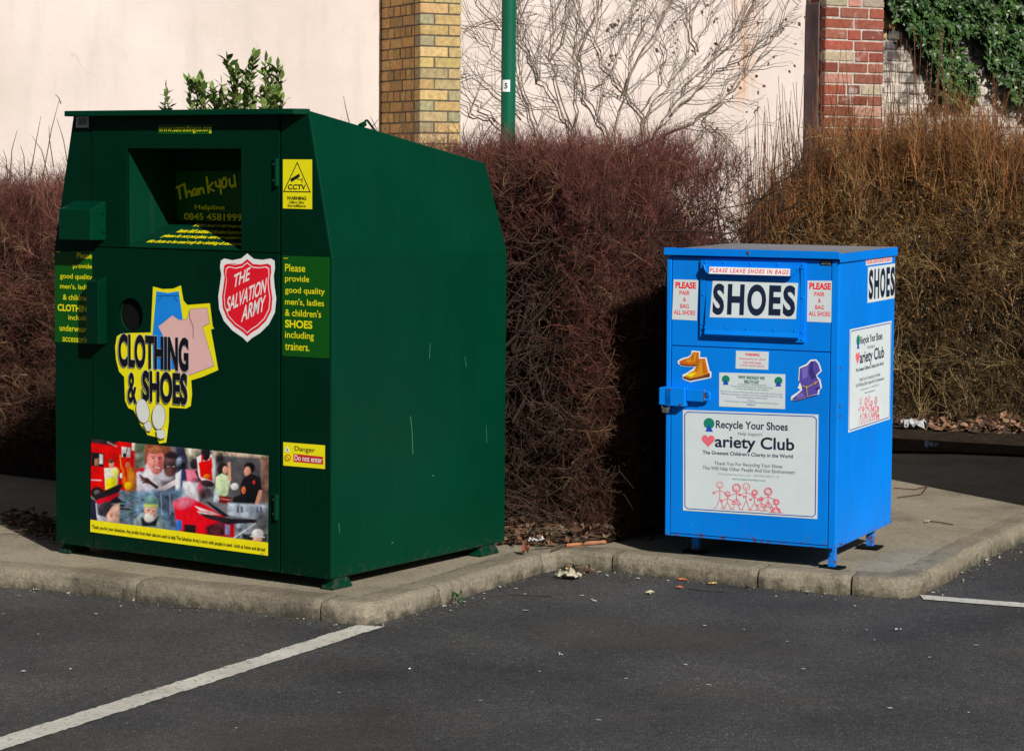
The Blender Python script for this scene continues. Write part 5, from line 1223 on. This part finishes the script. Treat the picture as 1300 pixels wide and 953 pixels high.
# ------------------------------------------------------------------ bare creeper on the wall
rg = np.random.default_rng(8)
cz2 = zoom(580, 0, 2.7083)
stems = [[(290, 520), (270, 430), (225, 290), (205, 180), (215, 60), (235, -60)], [(275, 480), (235, 330), (190, 240), (110, 150), (30, 100)],
         [(405, 500), (380, 420), (330, 330), (285, 250), (250, 150), (225, 60), (160, -40)], [(395, 480), (350, 300), (330, 180), (345, 60), (320, -60)],
         [(410, 480), (400, 380), (420, 250), (410, 120), (430, 0), (450, -80)], [(535, 510), (500, 420), (445, 340), (425, 230), (440, 130), (480, 40), (470, -60)],
         [(545, 500), (555, 400), (590, 280), (600, 200), (640, 90), (650, -40)], [(650, 510), (640, 400), (560, 300), (500, 220), (470, 130), (420, 60)],
         [(655, 510), (690, 440), (740, 370), (800, 290), (870, 210), (960, 110), (1050, 30), (1150, -60)], [(660, 490), (650, 400), (690, 330), (760, 260), (820, 170), (870, 70), (900, -50)],
         [(700, 470), (790, 430), (880, 370), (950, 310), (1000, 250), (1080, 170)], [(740, 390), (800, 330), (900, 240), (980, 200), (1060, 150), (1130, 100)],
         [(230, 400), (150, 330), (80, 270), (20, 250)], [(160, 440), (90, 370), (30, 310), (5, 270)], [(280, 280), (250, 180), (130, 60), (60, -20)], [(570, 330), (610, 210), (700, 100), (740, -20), (760, -80)],
         [(470, 300), (520, 260), (560, 180), (620, 60)], [(830, 180), (800, 80), (770, 0)], [(130, 420), (60, 400), (10, 330)], [(860, 220), (950, 150), (1000, 60), (1040, -30)], [(330, 200), (380, 100), (390, 0), (400, -80)], [(640, 380), (700, 280), (720, 180), (690, 60), (640, -20)],
         [(920, 350), (860, 400), (845, 470)], [(830, 480), (800, 500), (760, 530)]]
seg = []; tips = []
def wallvec(p, off): q = cz2(*p); return wallpt(q[0], q[1], off)
nvec = np.array([*NW, 0]); dvec = np.array([*DW, 0]); zvec = np.array([0, 0, 1.0])
def walk(p, ang, L, r, lev):
    n_ = max(2, int(L/.06)); 
    for k in range(n_):
        ang += rg.normal(0, .11); q = p+(dvec*math.cos(ang)+zvec*math.sin(ang))*(L/n_)+nvec*rg.normal(0, .004)
        seg.append((p, q, r*(1-.7*k/n_), r*(1-.7*(k+1)/n_), lev))
        if lev < 3 and rg.random() < (.36 if lev < 2 else .16):
            walk(q, ang+rg.choice([-1, 1])*rg.uniform(.3, .75), L*rg.uniform(.4, .75), r*.6, lev+1)
        p = q
    tips.append(p)
for st in stems:
    P = [wallvec(p, .03+.02*rg.random()) for p in st]; r = rg.uniform(.0055, .0085)
    fine = [P[0]]
    for a, b in zip(P[:-1], P[1:]):
        for k in range(1, 5): fine.append(a+(b-a)*k/4+dvec*rg.normal(0, .012)+zvec*rg.normal(0, .008))
    n_ = len(fine)-1
    for k in range(n_):
        seg.append((fine[k], fine[k+1], r*(1-.65*k/n_), r*(1-.65*(k+1)/n_), 0))
        if k > 2 and rg.random() < .55:
            d_ = fine[k+1]-fine[k]; an = math.atan2(d_[2], np.dot(d_, dvec)); sgn = rg.choice([-1, 1])
            walk(fine[k], an+sgn*rg.uniform(.3, .75), rg.uniform(.22, .6), r*.5, 1)
_al = lambda q: float(np.dot(q[:2]-wA, DW))
seg = [s_ for s_ in seg if .19 < min(_al(s_[0]), _al(s_[1])) and max(_al(s_[0]), _al(s_[1])) < tR-.04]
tips = [q for q in tips if .2 < _al(q) < tR-.05]
A_ = np.array([s_[0] for s_ in seg]); B_ = np.array([s_[1] for s_ in seg])
V, F = prisms(A_, B_, np.array([max(s_[2], .0013) for s_ in seg]), np.array([max(s_[3], .0011) for s_ in seg]), 4)
C = np.repeat(np.array([(.23, .19, .165)])*rg.uniform(.65, 1.35, (len(seg), 1)), 8, 0)
creeper = mknp('creeper', V, F, M['twig'], None, C); tag(creeper, 'bare leafless creeper branching fan-like over the pale wall', 'climbing plant')
tp_ = np.array(tips); ok = (tp_[:, 0] > .6)&(rg.random(len(tp_)) < .16); tp_ = tp_[ok]
tp_ = np.concatenate([tp_+rg.normal(0, .018, tp_.shape) for _ in range(2)])
V, F = leaf_quads(tp_+nvec*.02, rg.normal(0, 1, tp_.shape)+np.array([0, 0, -.6]), rg.uniform(.02, .045, len(tp_)), rg, .7)
mknp('withered_leaf', V, F, M['leaf'], creeper, np.repeat(np.array([[.16, .065, .04]])*rg.uniform(.5, 1.4, (len(tp_), 1)), 4, 0))['kind'] = 'stuff'

# ------------------------------------------------------------------ ivy over the old wall
rg = np.random.default_rng(9)
iz = zoom(1000, 0, 4.3333)
ivp = [(535, -60), (560, 30), (600, 60), (640, 120), (690, 185), (730, 250), (760, 320), (800, 390), (840, 460), (860, 540), (960, 580), (1040, 560), (1050, 470), (1020, 400), (990, 330), (945, 290), (940, 200), (960, 175), (1000, 172), (1050, 200), (1085, 270), (1110, 360), (1160, 430), (1220, 480), (1260, 560), (1420, 620), (1700, 640), (1700, -300), (535, -300)]
gap2 = [(705, 65), (750, 80), (795, 110), (780, 125), (735, 105)]
def inpoly(x, y, P):
    c = np.zeros(len(x), bool)
    for i in range(len(P)):
        (x1, y1), (x2, y2) = P[i-1], P[i]
        cond = (y1 > y) != (y2 > y); c ^= cond & (x < (x2-x1)*(y-y1)/((y2-y1) if y2 != y1 else 1e-9)+x1)
    return c
n_ = 16000; X = rg.uniform(530, 1700, n_); Yv = rg.uniform(-300, 640, n_); jx, jy = rg.normal(0, 9, (2, n_))
k = inpoly(X+jx, Yv+jy, ivp) & ~inpoly(X+jx, Yv+jy, gap2); X, Yv = X[k], Yv[k]; n_ = len(X)
bulge = .05+.10*np.array([max(0, mnoise.noise(Vector((x*.012, y*.012, 3.1)))+.45) for x, y in zip(X, Yv)])
lp_ = np.array([wallpt(*iz(x, y), off=.27-.16+.03+o*rr_) for x, y, o, rr_ in zip(X, Yv, bulge, rg.uniform(.35, 1.25, n_))])
nrm = nvec*1.0+np.array([0, 0, .35])+rg.normal(0, .45, lp_.shape); nrm /= np.linalg.norm(nrm, axis=1, keepdims=True)
dn = np.array([0, 0, -1.0])+rg.normal(0, .55, lp_.shape); dn -= nrm*(dn*nrm).sum(1, keepdims=True); dn /= np.linalg.norm(dn, axis=1, keepdims=True); sd_ = np.cross(nrm, dn)
shape = [(-.15, -.34), (.18, -.52), (.30, -.22), (1.0, 0), (.30, .22), (.18, .52), (-.15, .34), (-.02, 0)]
sz = (.024+.055*rg.random(n_)**1.6)[:, None]
V = np.stack([lp_+dn*a*sz+sd_*b*sz-nrm*abs(b)*sz*.35 for a, b in shape], 1).reshape(-1, 3)
F = np.arange(n_*8).reshape(-1, 8)
ic = np.array([(.030, .080, .016), (.017, .048, .011), (.052, .11, .022), (.10, .15, .045)])[rg.choice(4, n_, p=[.45, .3, .2, .05])]*rg.uniform(.6, 1.35, (n_, 1))
ivy = mknp('ivy', V, F, M['leaf'], None, np.repeat(ic, 8, 0)); tag(ivy, 'dark green glossy ivy hanging over the old wall at the upper right', 'climbing plant')
for _ in range(40):
    p = lp_[rg.integers(0, n_)]-nvec*.06; st_ = []
    for k in range(8):
        q = p+zvec*.12+dvec*rg.normal(0, .05)
        if q[2] > 3.9: break
        st_.append((p, q)); p = q
    if not st_: continue
    V, F = prisms(np.array([a for a, b in st_]), np.array([b for a, b in st_]), np.full(len(st_), .006), np.full(len(st_), .005), 4)
    mknp('stem', V, F, M['twig'], ivy, np.tile(np.array([[.08, .06, .045]]), (len(V), 1)))

# ------------------------------------------------------------------ evergreen sprigs behind the green bank
rg = np.random.default_rng(14)
ez = zoom(190, 60, 7.2222); YS = 10.75
sprigs = [([(150, 640), (140, 520), (155, 400)], 8), ([(200, 640), (170, 540), (160, 450)], 6), ([(385, 680), (375, 480), (358, 330)], 15), ([(420, 680), (440, 470), (415, 380)], 12), ([(500, 680), (480, 450), (440, 330)], 14), ([(520, 680), (500, 430), (475, 315)], 12),
          ([(600, 680), (590, 480), (575, 385)], 14), ([(630, 680), (620, 560), (560, 430)], 8), ([(700, 680), (690, 480), (655, 340)], 14), ([(750, 700), (760, 430), (740, 220), (705, 110)], 30), ([(770, 700), (775, 400), (790, 240)], 24), ([(760, 700), (800, 400), (815, 200)], 16),
          ([(880, 700), (900, 430), (935, 250), (955, 95)], 34), ([(870, 690), (880, 420), (850, 330)], 12), ([(930, 690), (940, 520), (950, 420)], 12), ([(900, 690), (880, 400), (890, 260)], 16), ([(1060, 700), (1070, 420), (1050, 250), (1060, 150)], 24), ([(1075, 690), (1075, 400), (1100, 170)], 14), ([(1110, 700), (1110, 500), (1130, 300)], 16), ([(1150, 700), (1165, 380), (1170, 185)], 24), ([(1120, 690), (1160, 500), (1215, 240)], 14), ([(1190, 700), (1210, 560), (1225, 490)], 10), ([(1040, 690), (1030, 520), (1015, 430)], 8), ([(680, 690), (665, 560), (650, 470)], 8), ([(820, 690), (810, 560), (830, 450)], 10)]
segs_, lp2, ld2, lc2 = [], [], [], []
for pts, nl in sprigs:
    P = [at(*ez(*p), YS+rg.uniform(-.06, .06)) for p in pts]; yj = rg.normal(0, .02)
    root = P[0].copy(); root[2] -= .6; P = [root]+P
    for k, (a, b) in enumerate(zip(P[:-1], P[1:])): segs_.append((a, b, .005*(1-.2*k), .004*(1-.2*k)))
    Lt = np.cumsum([0]+[np.linalg.norm(b-a) for a, b in zip(P[1:-1], P[2:])])
    nl = int(nl*1.35)
    for j in range(nl):
        t = (j+.5)/nl*Lt[-1]; k = min(int(np.searchsorted(Lt, t))-1, len(Lt)-2); k = max(k, 0)
        a, b = P[1+k], P[2+k]; q = a+(b-a)*((t-Lt[k])/(Lt[k+1]-Lt[k]+1e-9)); ax = (b-a)/np.linalg.norm(b-a)
        an = j*2.4+rg.normal(0, .4); ou = np.array([math.cos(an), math.sin(an), 0])
        lp2.append(q); ld2.append(ax*.75+ou*.75+rg.normal(0, .12, 3)); lc2.append(np.array([(.16, .24, .05), (.10, .18, .04), (.25, .33, .10)][rg.choice(3, p=[.5, .35, .15])])*rg.uniform(.7, 1.3))
    lp2.append(P[-1]); ld2.append(np.array([rg.normal(0, .1), 0, 1])); lc2.append(np.array((.16, .25, .06)))
lp2, ld2, lc2 = map(np.array, (lp2, ld2, lc2))
d = ld2/np.linalg.norm(ld2, axis=1, keepdims=True); rf = np.array([0, 0, 1.0])+rg.normal(0, .2, d.shape); a = np.cross(d, rf); a /= np.linalg.norm(a, axis=1, keepdims=True); nn_ = np.cross(a, d); s_ = rg.uniform(.032, .064, len(d))[:, None]
shp = [(0, 0, 0), (.25, .20, .03), (.6, .24, .05), (1, 0, 0), (.6, -.24, .05), (.25, -.20, .03)]
V = np.stack([lp2+d*x*s_+a*y*s_+nn_*z*s_ for x, y, z in shp], 1).reshape(-1, 3); F = np.arange(len(d)*6).reshape(-1, 6)
shrub = empty('evergreen_shrub', tuple(at(290, 140, YS)*np.array([1, 1, 0]))); tag(shrub, 'upright leafy green sprigs of an evergreen shrub showing above the green bank', 'shrub')
o = mknp('leaves', V-np.array(shrub.location), F, M['leaf'], shrub, np.repeat(lc2, 6, 0))
loc0 = np.array(shrub.location); k0 = 0
for pts, nl in sprigs:
    ss = segs_[k0:k0+len(pts)]; k0 += len(pts)
    ss = [(np.array([loc0[0]+rg.normal(0, .10), YS+rg.normal(0, .05), 0.0]), ss[0][0], .010, .006)]+ss
    V, F = prisms(np.array([q[0] for q in ss]), np.array([q[1] for q in ss]), np.array([q[2] for q in ss]), np.array([q[3] for q in ss]), 5)
    mknp('stem', V-loc0, F, M['twig'], shrub, np.tile(np.array([[.10, .085, .04]]), (len(V), 1)))

# ------------------------------------------------------------------ green lamp post
LY = 16.15; lx = float(at(645.5, 100, LY)[0]); lr = 9.6/FPX*LY
M['post'] = steel_paint('post_paint', (.006, .11, .062), .38, dirt_amt=.15)
post = empty('lamp_post', (lx, LY, 0)); tag(post, 'dark green lamp post with a small white number 5 plate, behind the hedge', 'lamp post')
p = MB(); p.cyl((0, 0, 0), (0, 0, 5.6), lr, lr*.9, 28, cap=False); o = p.build('pole', M['post'], post); o.data.polygons.foreach_set('use_smooth', [True]*len(o.data.polygons))
p = MB(); p.cyl((0, 0, 0), (0, 0, 1.1), lr*1.35, lr*1.35, 24); o = p.build('base', M['post'], post)
p = MB(); p.hull([(x, y, z) for x, y, z in [(-.14, -.55, 5.55), (.14, -.55, 5.55), (-.12, .05, 5.55), (.12, .05, 5.55), (-.09, -.48, 5.70), (.09, -.48, 5.70), (-.08, 0, 5.70), (.08, 0, 5.70)]], .02); p.build('lantern', M['post'], post)
z5t, z5b = float(at(645, 102, LY)[2]), float(at(645, 117, LY)[2]); pl = MB(); n = 7
a0, a1 = -2.42, -1.36
for z in (z5b, z5t):
    for i in range(n+1): t = a0+(a1-a0)*i/n; pl.V.append(((lr+.0015)*math.cos(t), (lr+.0015)*math.sin(t), z))
for i in range(n): pl.F.append([i, i+1, n+2+i, n+1+i]); pl.M.append(0)
plate_o = pl.build('number_plate', M['ink_white'], post)
V_, F_ = text_shape('5', .04); am = (a0+a1)/2+.03
mk('number', [((lr+.003)*math.cos(am+(q[0]-.5)*.40), (lr+.003)*math.sin(am+(q[0]-.5)*.40), z5b+(z5t-z5b)*(.25+.5*q[1])) for q in V_], F_, flat('number_green', (.01, .12, .06), .5), plate_o)

# ================================================================== LITTER, LEAVES, STICKS
rg = np.random.default_rng(77)
def crumple(name, x, y, z, size, c, lab, cat, seed, flatn=.35, group=None, n=9):
    r = np.random.default_rng(seed); V = []; F = []
    for i in range(n):
        for j in range(n):
            px_, py_ = (i/(n-1)-.5)*size, (j/(n-1)-.5)*size*r.uniform(.65, .7)
            V.append((px_+r.normal(0, size*.035), py_+r.normal(0, size*.035), abs(r.normal(0, size*flatn*.35))+size*flatn*.25*(1+math.sin(i*1.9+seed)*math.cos(j*2.3+seed))+.001))
    for i in range(n-1):
        for j in range(n-1):
            if (i in (0, n-2) and j in (0, n-2)): continue
            F.append((i*n+j, (i+1)*n+j, (i+1)*n+j+1, i*n+j+1))
    o = mk(name, V, F, M['litter'], None, cols=np.tile(np.array(c), (len(V), 1))); o.location = (x, y, z); o.rotation_euler = (0, 0, r.uniform(0, 6.28))
    return tag(o, lab, cat, group)
def gp(u, v, z=0.0): q = ground(u, v, z); return float(q[0]), float(q[1])
for nm, u, v, s_, c, lab, cat in [('crumpled_paper', 725, 662, .075, (.62, .64, .62), 'small crumpled white paper at the foot of the hedge, the farther of two', 'litter'),
                              ('crumpled_paper', 733, 672, .10, (.66, .70, .66), 'larger crumpled white paper at the foot of the hedge, the nearer of two', 'litter'),
                              ('torn_card', 706, 680, .12, (.40, .36, .28), 'torn piece of beige card lying in the dead leaves by the hedge', 'litter'),
                              ('crumpled_paper', 681, 686, .06, (.60, .62, .64), 'scrap of white paper in the dead leaves beside the green bank', 'litter'),
                              ('crumpled_paper', 1163, 503, .13, (.50, .56, .56), 'white crumpled rubbish under the right hedge', 'litter'),
                              ('crumpled_paper', 1160, 543, .15, (.42, .44, .45), 'grey crumpled plastic in the shade of the planting bed', 'litter'),
                              ('crumpled_paper', 1183, 567, .09, (.40, .44, .46), 'small pale scrap at the shaded back edge of the pavement', 'litter')]:
    x, y = gp(u, v, .02); crumple(nm, x, y, .012, s_, c, lab, cat, int(u), .4)
kx = [(742, 719, .035, (.6, .6, .62), 'small white paper shred in the kerb corner beside the larger scrap'), (729, 719, .03, (.55, .55, .5), 'tiny grey paper shred in the kerb corner left of the larger scrap'), (736, 717, .07, (.66, .66, .60), 'white paper scrap in the kerb corner, larger of the pile'), (748, 722, .05, (.62, .50, .35), 'pale orange wrapper scrap in the kerb corner'), (722, 735, .10, (.42, .38, .28), 'flat beige card lying below the kerb corner'), (825, 754, .035, (.62, .55, .36), 'small yellowish scrap on the asphalt between the banks')]
for u, v, s_, c, lab in kx:
    x, y = gp(u, v, ZA); crumple('litter_scrap', x, y, ZA+.003, s_, c, lab, 'litter', int(u*3), .3)
for u, v, s_, c, lab in [(866, 737, .032, (.70, .18, .05), 'small orange wrapper scrap at the foot of the kerb before the blue bank'), (905, 742, .034, (.66, .42, .16), 'pale orange scrap at the foot of the kerb before the blue bank'), (863, 747, .03, (.60, .20, .10), 'tiny reddish scrap on the asphalt before the blue bank')]:
    x, y = gp(u, v, ZA); crumple('litter_scrap', x, y, ZA+.003, s_, c, lab, 'litter', int(u*5), .2)
spots = [(668, 776), (580, 771), (572, 776), (565, 770), (590, 765), (600, 760), (615, 754), (655, 748), (667, 755), (740, 757), (752, 762), (758, 730), (762, 727), (755, 764), (800, 732), (810, 735), (848, 738), (1012, 750), (1025, 752), (1043, 758), (1060, 762), (710, 830), (712, 832), (685, 853), (795, 862), (895, 795), (945, 800), (1000, 815), (1085, 770), (1085, 780), (1100, 800), (1110, 813), (1140, 800), (1185, 745), (1220, 728), (1230, 725), (1235, 716), (1245, 708), (1250, 712), (1255, 703), (1262, 700), (1268, 697), (1275, 694), (1268, 704), (1280, 690), (1290, 688), (24, 757), (46, 749), (122, 780), (30, 853), (90, 850), (196, 762), (140, 755), (48, 806), (5, 780), (1240, 820), (1180, 835), (1020, 850), (870, 845), (520, 850), (900, 870), (430, 880), (610, 890), (1130, 900), (760, 915), (300, 925), (1230, 905)]
for i, (u, v) in enumerate(spots):
    x, y = gp(u, v, ZA); s_ = .012+.016*random.random()**2
    crumple('paper_fleck', x, y, ZA+.002, s_*(1.4 if 1210 < u < 1300 and v < 730 else 1), random.choice([(.5, .5, .5), (.6, .6, .58), (.42, .43, .45), (.5, .46, .36)]), 'tiny pale fleck of litter on the dark asphalt', 'litter', i+400, .2, 'pale flecks on the asphalt', 4)
# dead leaves and twigs at the foot of the hedges
def leafheap(name, poly, n_, z0, hmax, cols, label, seed, sz=(.02, .05), kind='stuff'):
    r = np.random.default_rng(seed); P = np.array([gp(u, v, z0) for u, v in poly]); lo, hi = P.min(0), P.max(0); X = r.uniform(lo[0], hi[0], n_*3); Y_ = r.uniform(lo[1], hi[1], n_*3)
    k = inpoly(X, Y_, [tuple(p) for p in P]); X, Y_ = X[k][:n_], Y_[k][:n_]; m = len(X)
    Q = np.stack([X, Y_, z0+r.random(m)**2*hmax+.004], 1); dd_ = r.normal(0, 1, Q.shape); dd_[:, 2] *= .45
    V, F = leaf_quads(Q, dd_, r.uniform(*sz, m), r, .6); V[:, 2] = np.maximum(V[:, 2], z0+.003)
    C = np.repeat(np.array(cols)[r.integers(0, len(cols), m)]*r.uniform(.6, 1.4, (m, 1)), 4, 0)
    nt = m//3; A_ = Q[:nt]; B_ = A_+r.normal(0, 1, (nt, 3))*np.array([.07, .07, .02]); B_[:, 2] = np.maximum(B_[:, 2], z0+.004)
    V2, F2 = prisms(A_, B_, r.uniform(.001, .003, nt), r.uniform(.0008, .002, nt), 4)
    V, F, C = join([(V, F, C), (V2, F2, np.tile(np.array([[.10, .065, .045]]), (len(V2), 1)))])
    o = mknp(name, V, F, M['litter'], None, C); o['kind'] = kind; o['label'] = label; return o
LC = [(.16, .085, .05), (.11, .06, .035), (.22, .14, .085), (.06, .04, .03)]
leafheap('dead_leaves', [(640, 665), (690, 650), (770, 668), (775, 688), (745, 690), (690, 693), (640, 690)], 1500, .006, .06, LC, 'brown dead leaves and broken twigs heaped at the foot of the hedge', 1)
leafheap('dead_leaves', [(1130, 505), (1180, 515), (1300, 522), (1300, 552), (1200, 548), (1130, 540)], 2200, .012, .05, LC+[(.28, .15, .09)], 'reddish dead leaves under the right hedge', 2, (.03, .08))
leafheap('dead_leaves', [(0, 655), (60, 655), (70, 690), (40, 680), (0, 662)], 200, .004, .02, LC, 'dark dead leaves left of the green bank', 4)
leafheap('dead_leaves', [(705, 722), (722, 714), (765, 722), (760, 728), (735, 736), (712, 730)], 70, ZA+.001, .02, LC+[(.35, .25, .1)], 'dead leaf scraps caught in the kerb corner', 3, (.01, .03))
_k = np.where((KL[:, 0] > -2.4) & (KL[:, 0] < 2.6))[0]; _n = 1500; _i = RNG.choice(_k, _n); _o = np.abs(RNG.normal(0, .05, _n))+.004
_q = np.concatenate([KL[_i]-KN[_i]*_o[:, None]+RNG.normal(0, .012, (_n, 2))*0, np.full((_n, 1), ZA+.002)], 1)
_d = RNG.normal(0, 1, (_n, 3)); _d[:, 2] = np.abs(_d[:, 2])*.5
_V, _F = leaf_quads(_q, _d, .003+.011*RNG.random(_n)**2.5, RNG, .8); _V[:, 2] = np.maximum(_V[:, 2], ZA+.0015)
_c = np.array([(.10, .085, .065), (.05, .045, .04), (.22, .19, .15), (.42, .41, .38), (.14, .08, .05)])[RNG.choice(5, _n, p=[.32, .28, .2, .1, .1])]
_g = mknp('grit', _V, _F, M['litter'], None, np.repeat(_c, 4, 0)); _g['kind'] = 'stuff'; _g['label'] = 'fine grit and crumbs gathered along the foot of the kerb'
def stick(name, pts, r, c, label, z=0.0, cat='stick', h=.0):
    P = [np.array([*gp(u, v, z), z+r+h+.001]) for u, v in pts]; ss = list(zip(P[:-1], P[1:])); n_ = len(ss)
    V, F = prisms(np.array([a for a, b in ss]), np.array([b for a, b in ss]), np.full(n_, r), np.full(n_, r*.9), 6)
    o = mknp(name, V, F, M['litter'], None, np.tile(np.array([c]), (len(V), 1))); return tag(o, label, cat)
stick('wooden_stick', [(718, 695), (745, 692), (770, 690)], .008, (.36, .16, .08), 'reddish wooden stick lying on the pavement by the hedge')
stick('fallen_twig', [(680, 698), (712, 695), (735, 690), (700, 700)], .003, (.07, .05, .04), 'thin dark twig beside the wooden stick on the pavement')
stick('fallen_twig', [(1135, 620), (1160, 622), (1178, 618), (1170, 628), (1140, 632)], .0028, (.12, .06, .04), 'bent brown twig on the pavement, nearer the shade right of the blue bank')
stick('fallen_twig', [(1178, 662), (1195, 664), (1210, 667)], .0028, (.11, .06, .045), 'straight thin twig in the sun on the pavement right of the blue bank')
stick('fallen_twig', [(620, 757), (650, 755), (690, 757), (700, 758)], .002, (.05, .04, .035), 'thin dark twig on the asphalt before the green bank', ZA)
stick('fallen_twig', [(875, 748), (890, 750), (920, 752)], .0022, (.05, .04, .035), 'short dark twig on the asphalt before the blue bank', ZA)
stick('fallen_twig', [(215, 772), (250, 772), (262, 770)], .002, (.06, .045, .035), 'thin brown twig on the asphalt before the poster', ZA)
x, y = gp(667, 705); crumple('dead_leaf', x, y, .002, .05, (.22, .07, .04), 'single curled red-brown leaf on the pavement by the kerb corner', 'leaf', 55, .9, None, 5)
x, y = gp(1178, 663); crumple('paper_scrap', x, y, .002, .03, (.62, .62, .62), 'white paper scrap lying by the straight twig on the pavement', 'litter', 56, .3, None, 5)
# wire loop hanging over the kerb corner
wl = MB(); pts = [np.array([*gp(721, 691), .006]), np.array([*gp(720, 700), .004])]
a = np.array([*gp(721, 694), .004]); kb = np.array([*gp(717, 722, ZA), ZA+.003])-np.array([0, .02, 0]); kb2 = np.array([*gp(730, 722, ZA), ZA+.003])-np.array([0, .03, 0])
wl.tube([tuple(kb), tuple(a), tuple(kb2)], .0022, 6); tag(wl.build('bent_wire', M['dark']), 'thin dark bent wire hanging over the kerb corner', 'wire')
# little weeds
def weed(u, v, z, n_, s0, label, seed, c=(.03, .10, .02), h=.03):
    r = np.random.default_rng(seed); x, y = gp(u, v, z); t = empty('weed', (x, y, z)); tag(t, label, 'weed')
    P = np.stack([r.normal(0, s0*.5, n_), r.normal(0, s0*.4, n_), r.random(n_)*h], 1); V, F = leaf_quads(P, np.stack([r.normal(0, .6, n_), r.normal(0, .6, n_), np.ones(n_)*.8], 1), r.uniform(.4, 1, n_)*s0, r, .5)
    mknp('leaves', V, F, M['leaf'], t, np.repeat(np.array([c])*r.uniform(.6, 1.4, (n_, 1)), 4, 0))
weed(581, 764, ZA, 14, .03, 'tiny green weed growing at the foot of the green bank kerb', 1)
weed(1232, 525, .012, 40, .06, 'small green leafy weed under the right hedge, right of the white rubbish', 2, (.03, .11, .03), .10)
weed(1195, 522, .012, 26, .05, 'small dark green weed under the right hedge, beside the white rubbish', 3, (.02, .07, .02), .08)
# a neighbouring bank beyond the right edge of the picture (its shadow crosses the pavement)
nb_ = empty('clothing_bank', (0, 0, ZA), (0, 0, -.47)); tag(nb_, 'second green bank beyond the right edge, its shadow lying across the pavement', 'recycling bank')
for ch in list(bank.children):
    if ch.name.split('.')[0] in ('body', 'front_panel', 'deposit_chute', 'door', 'eave', 'lock_box', 'foot', 'inner_lining'):
        c = ch.copy(); col.objects.link(c); c.parent = nb_
cx_, cy_ = 2.66, 9.98
nb_.location = (cx_+W*math.cos(-.47), cy_+W*math.sin(-.47), ZA)
nb_.scale = (1, 1, 1.12)
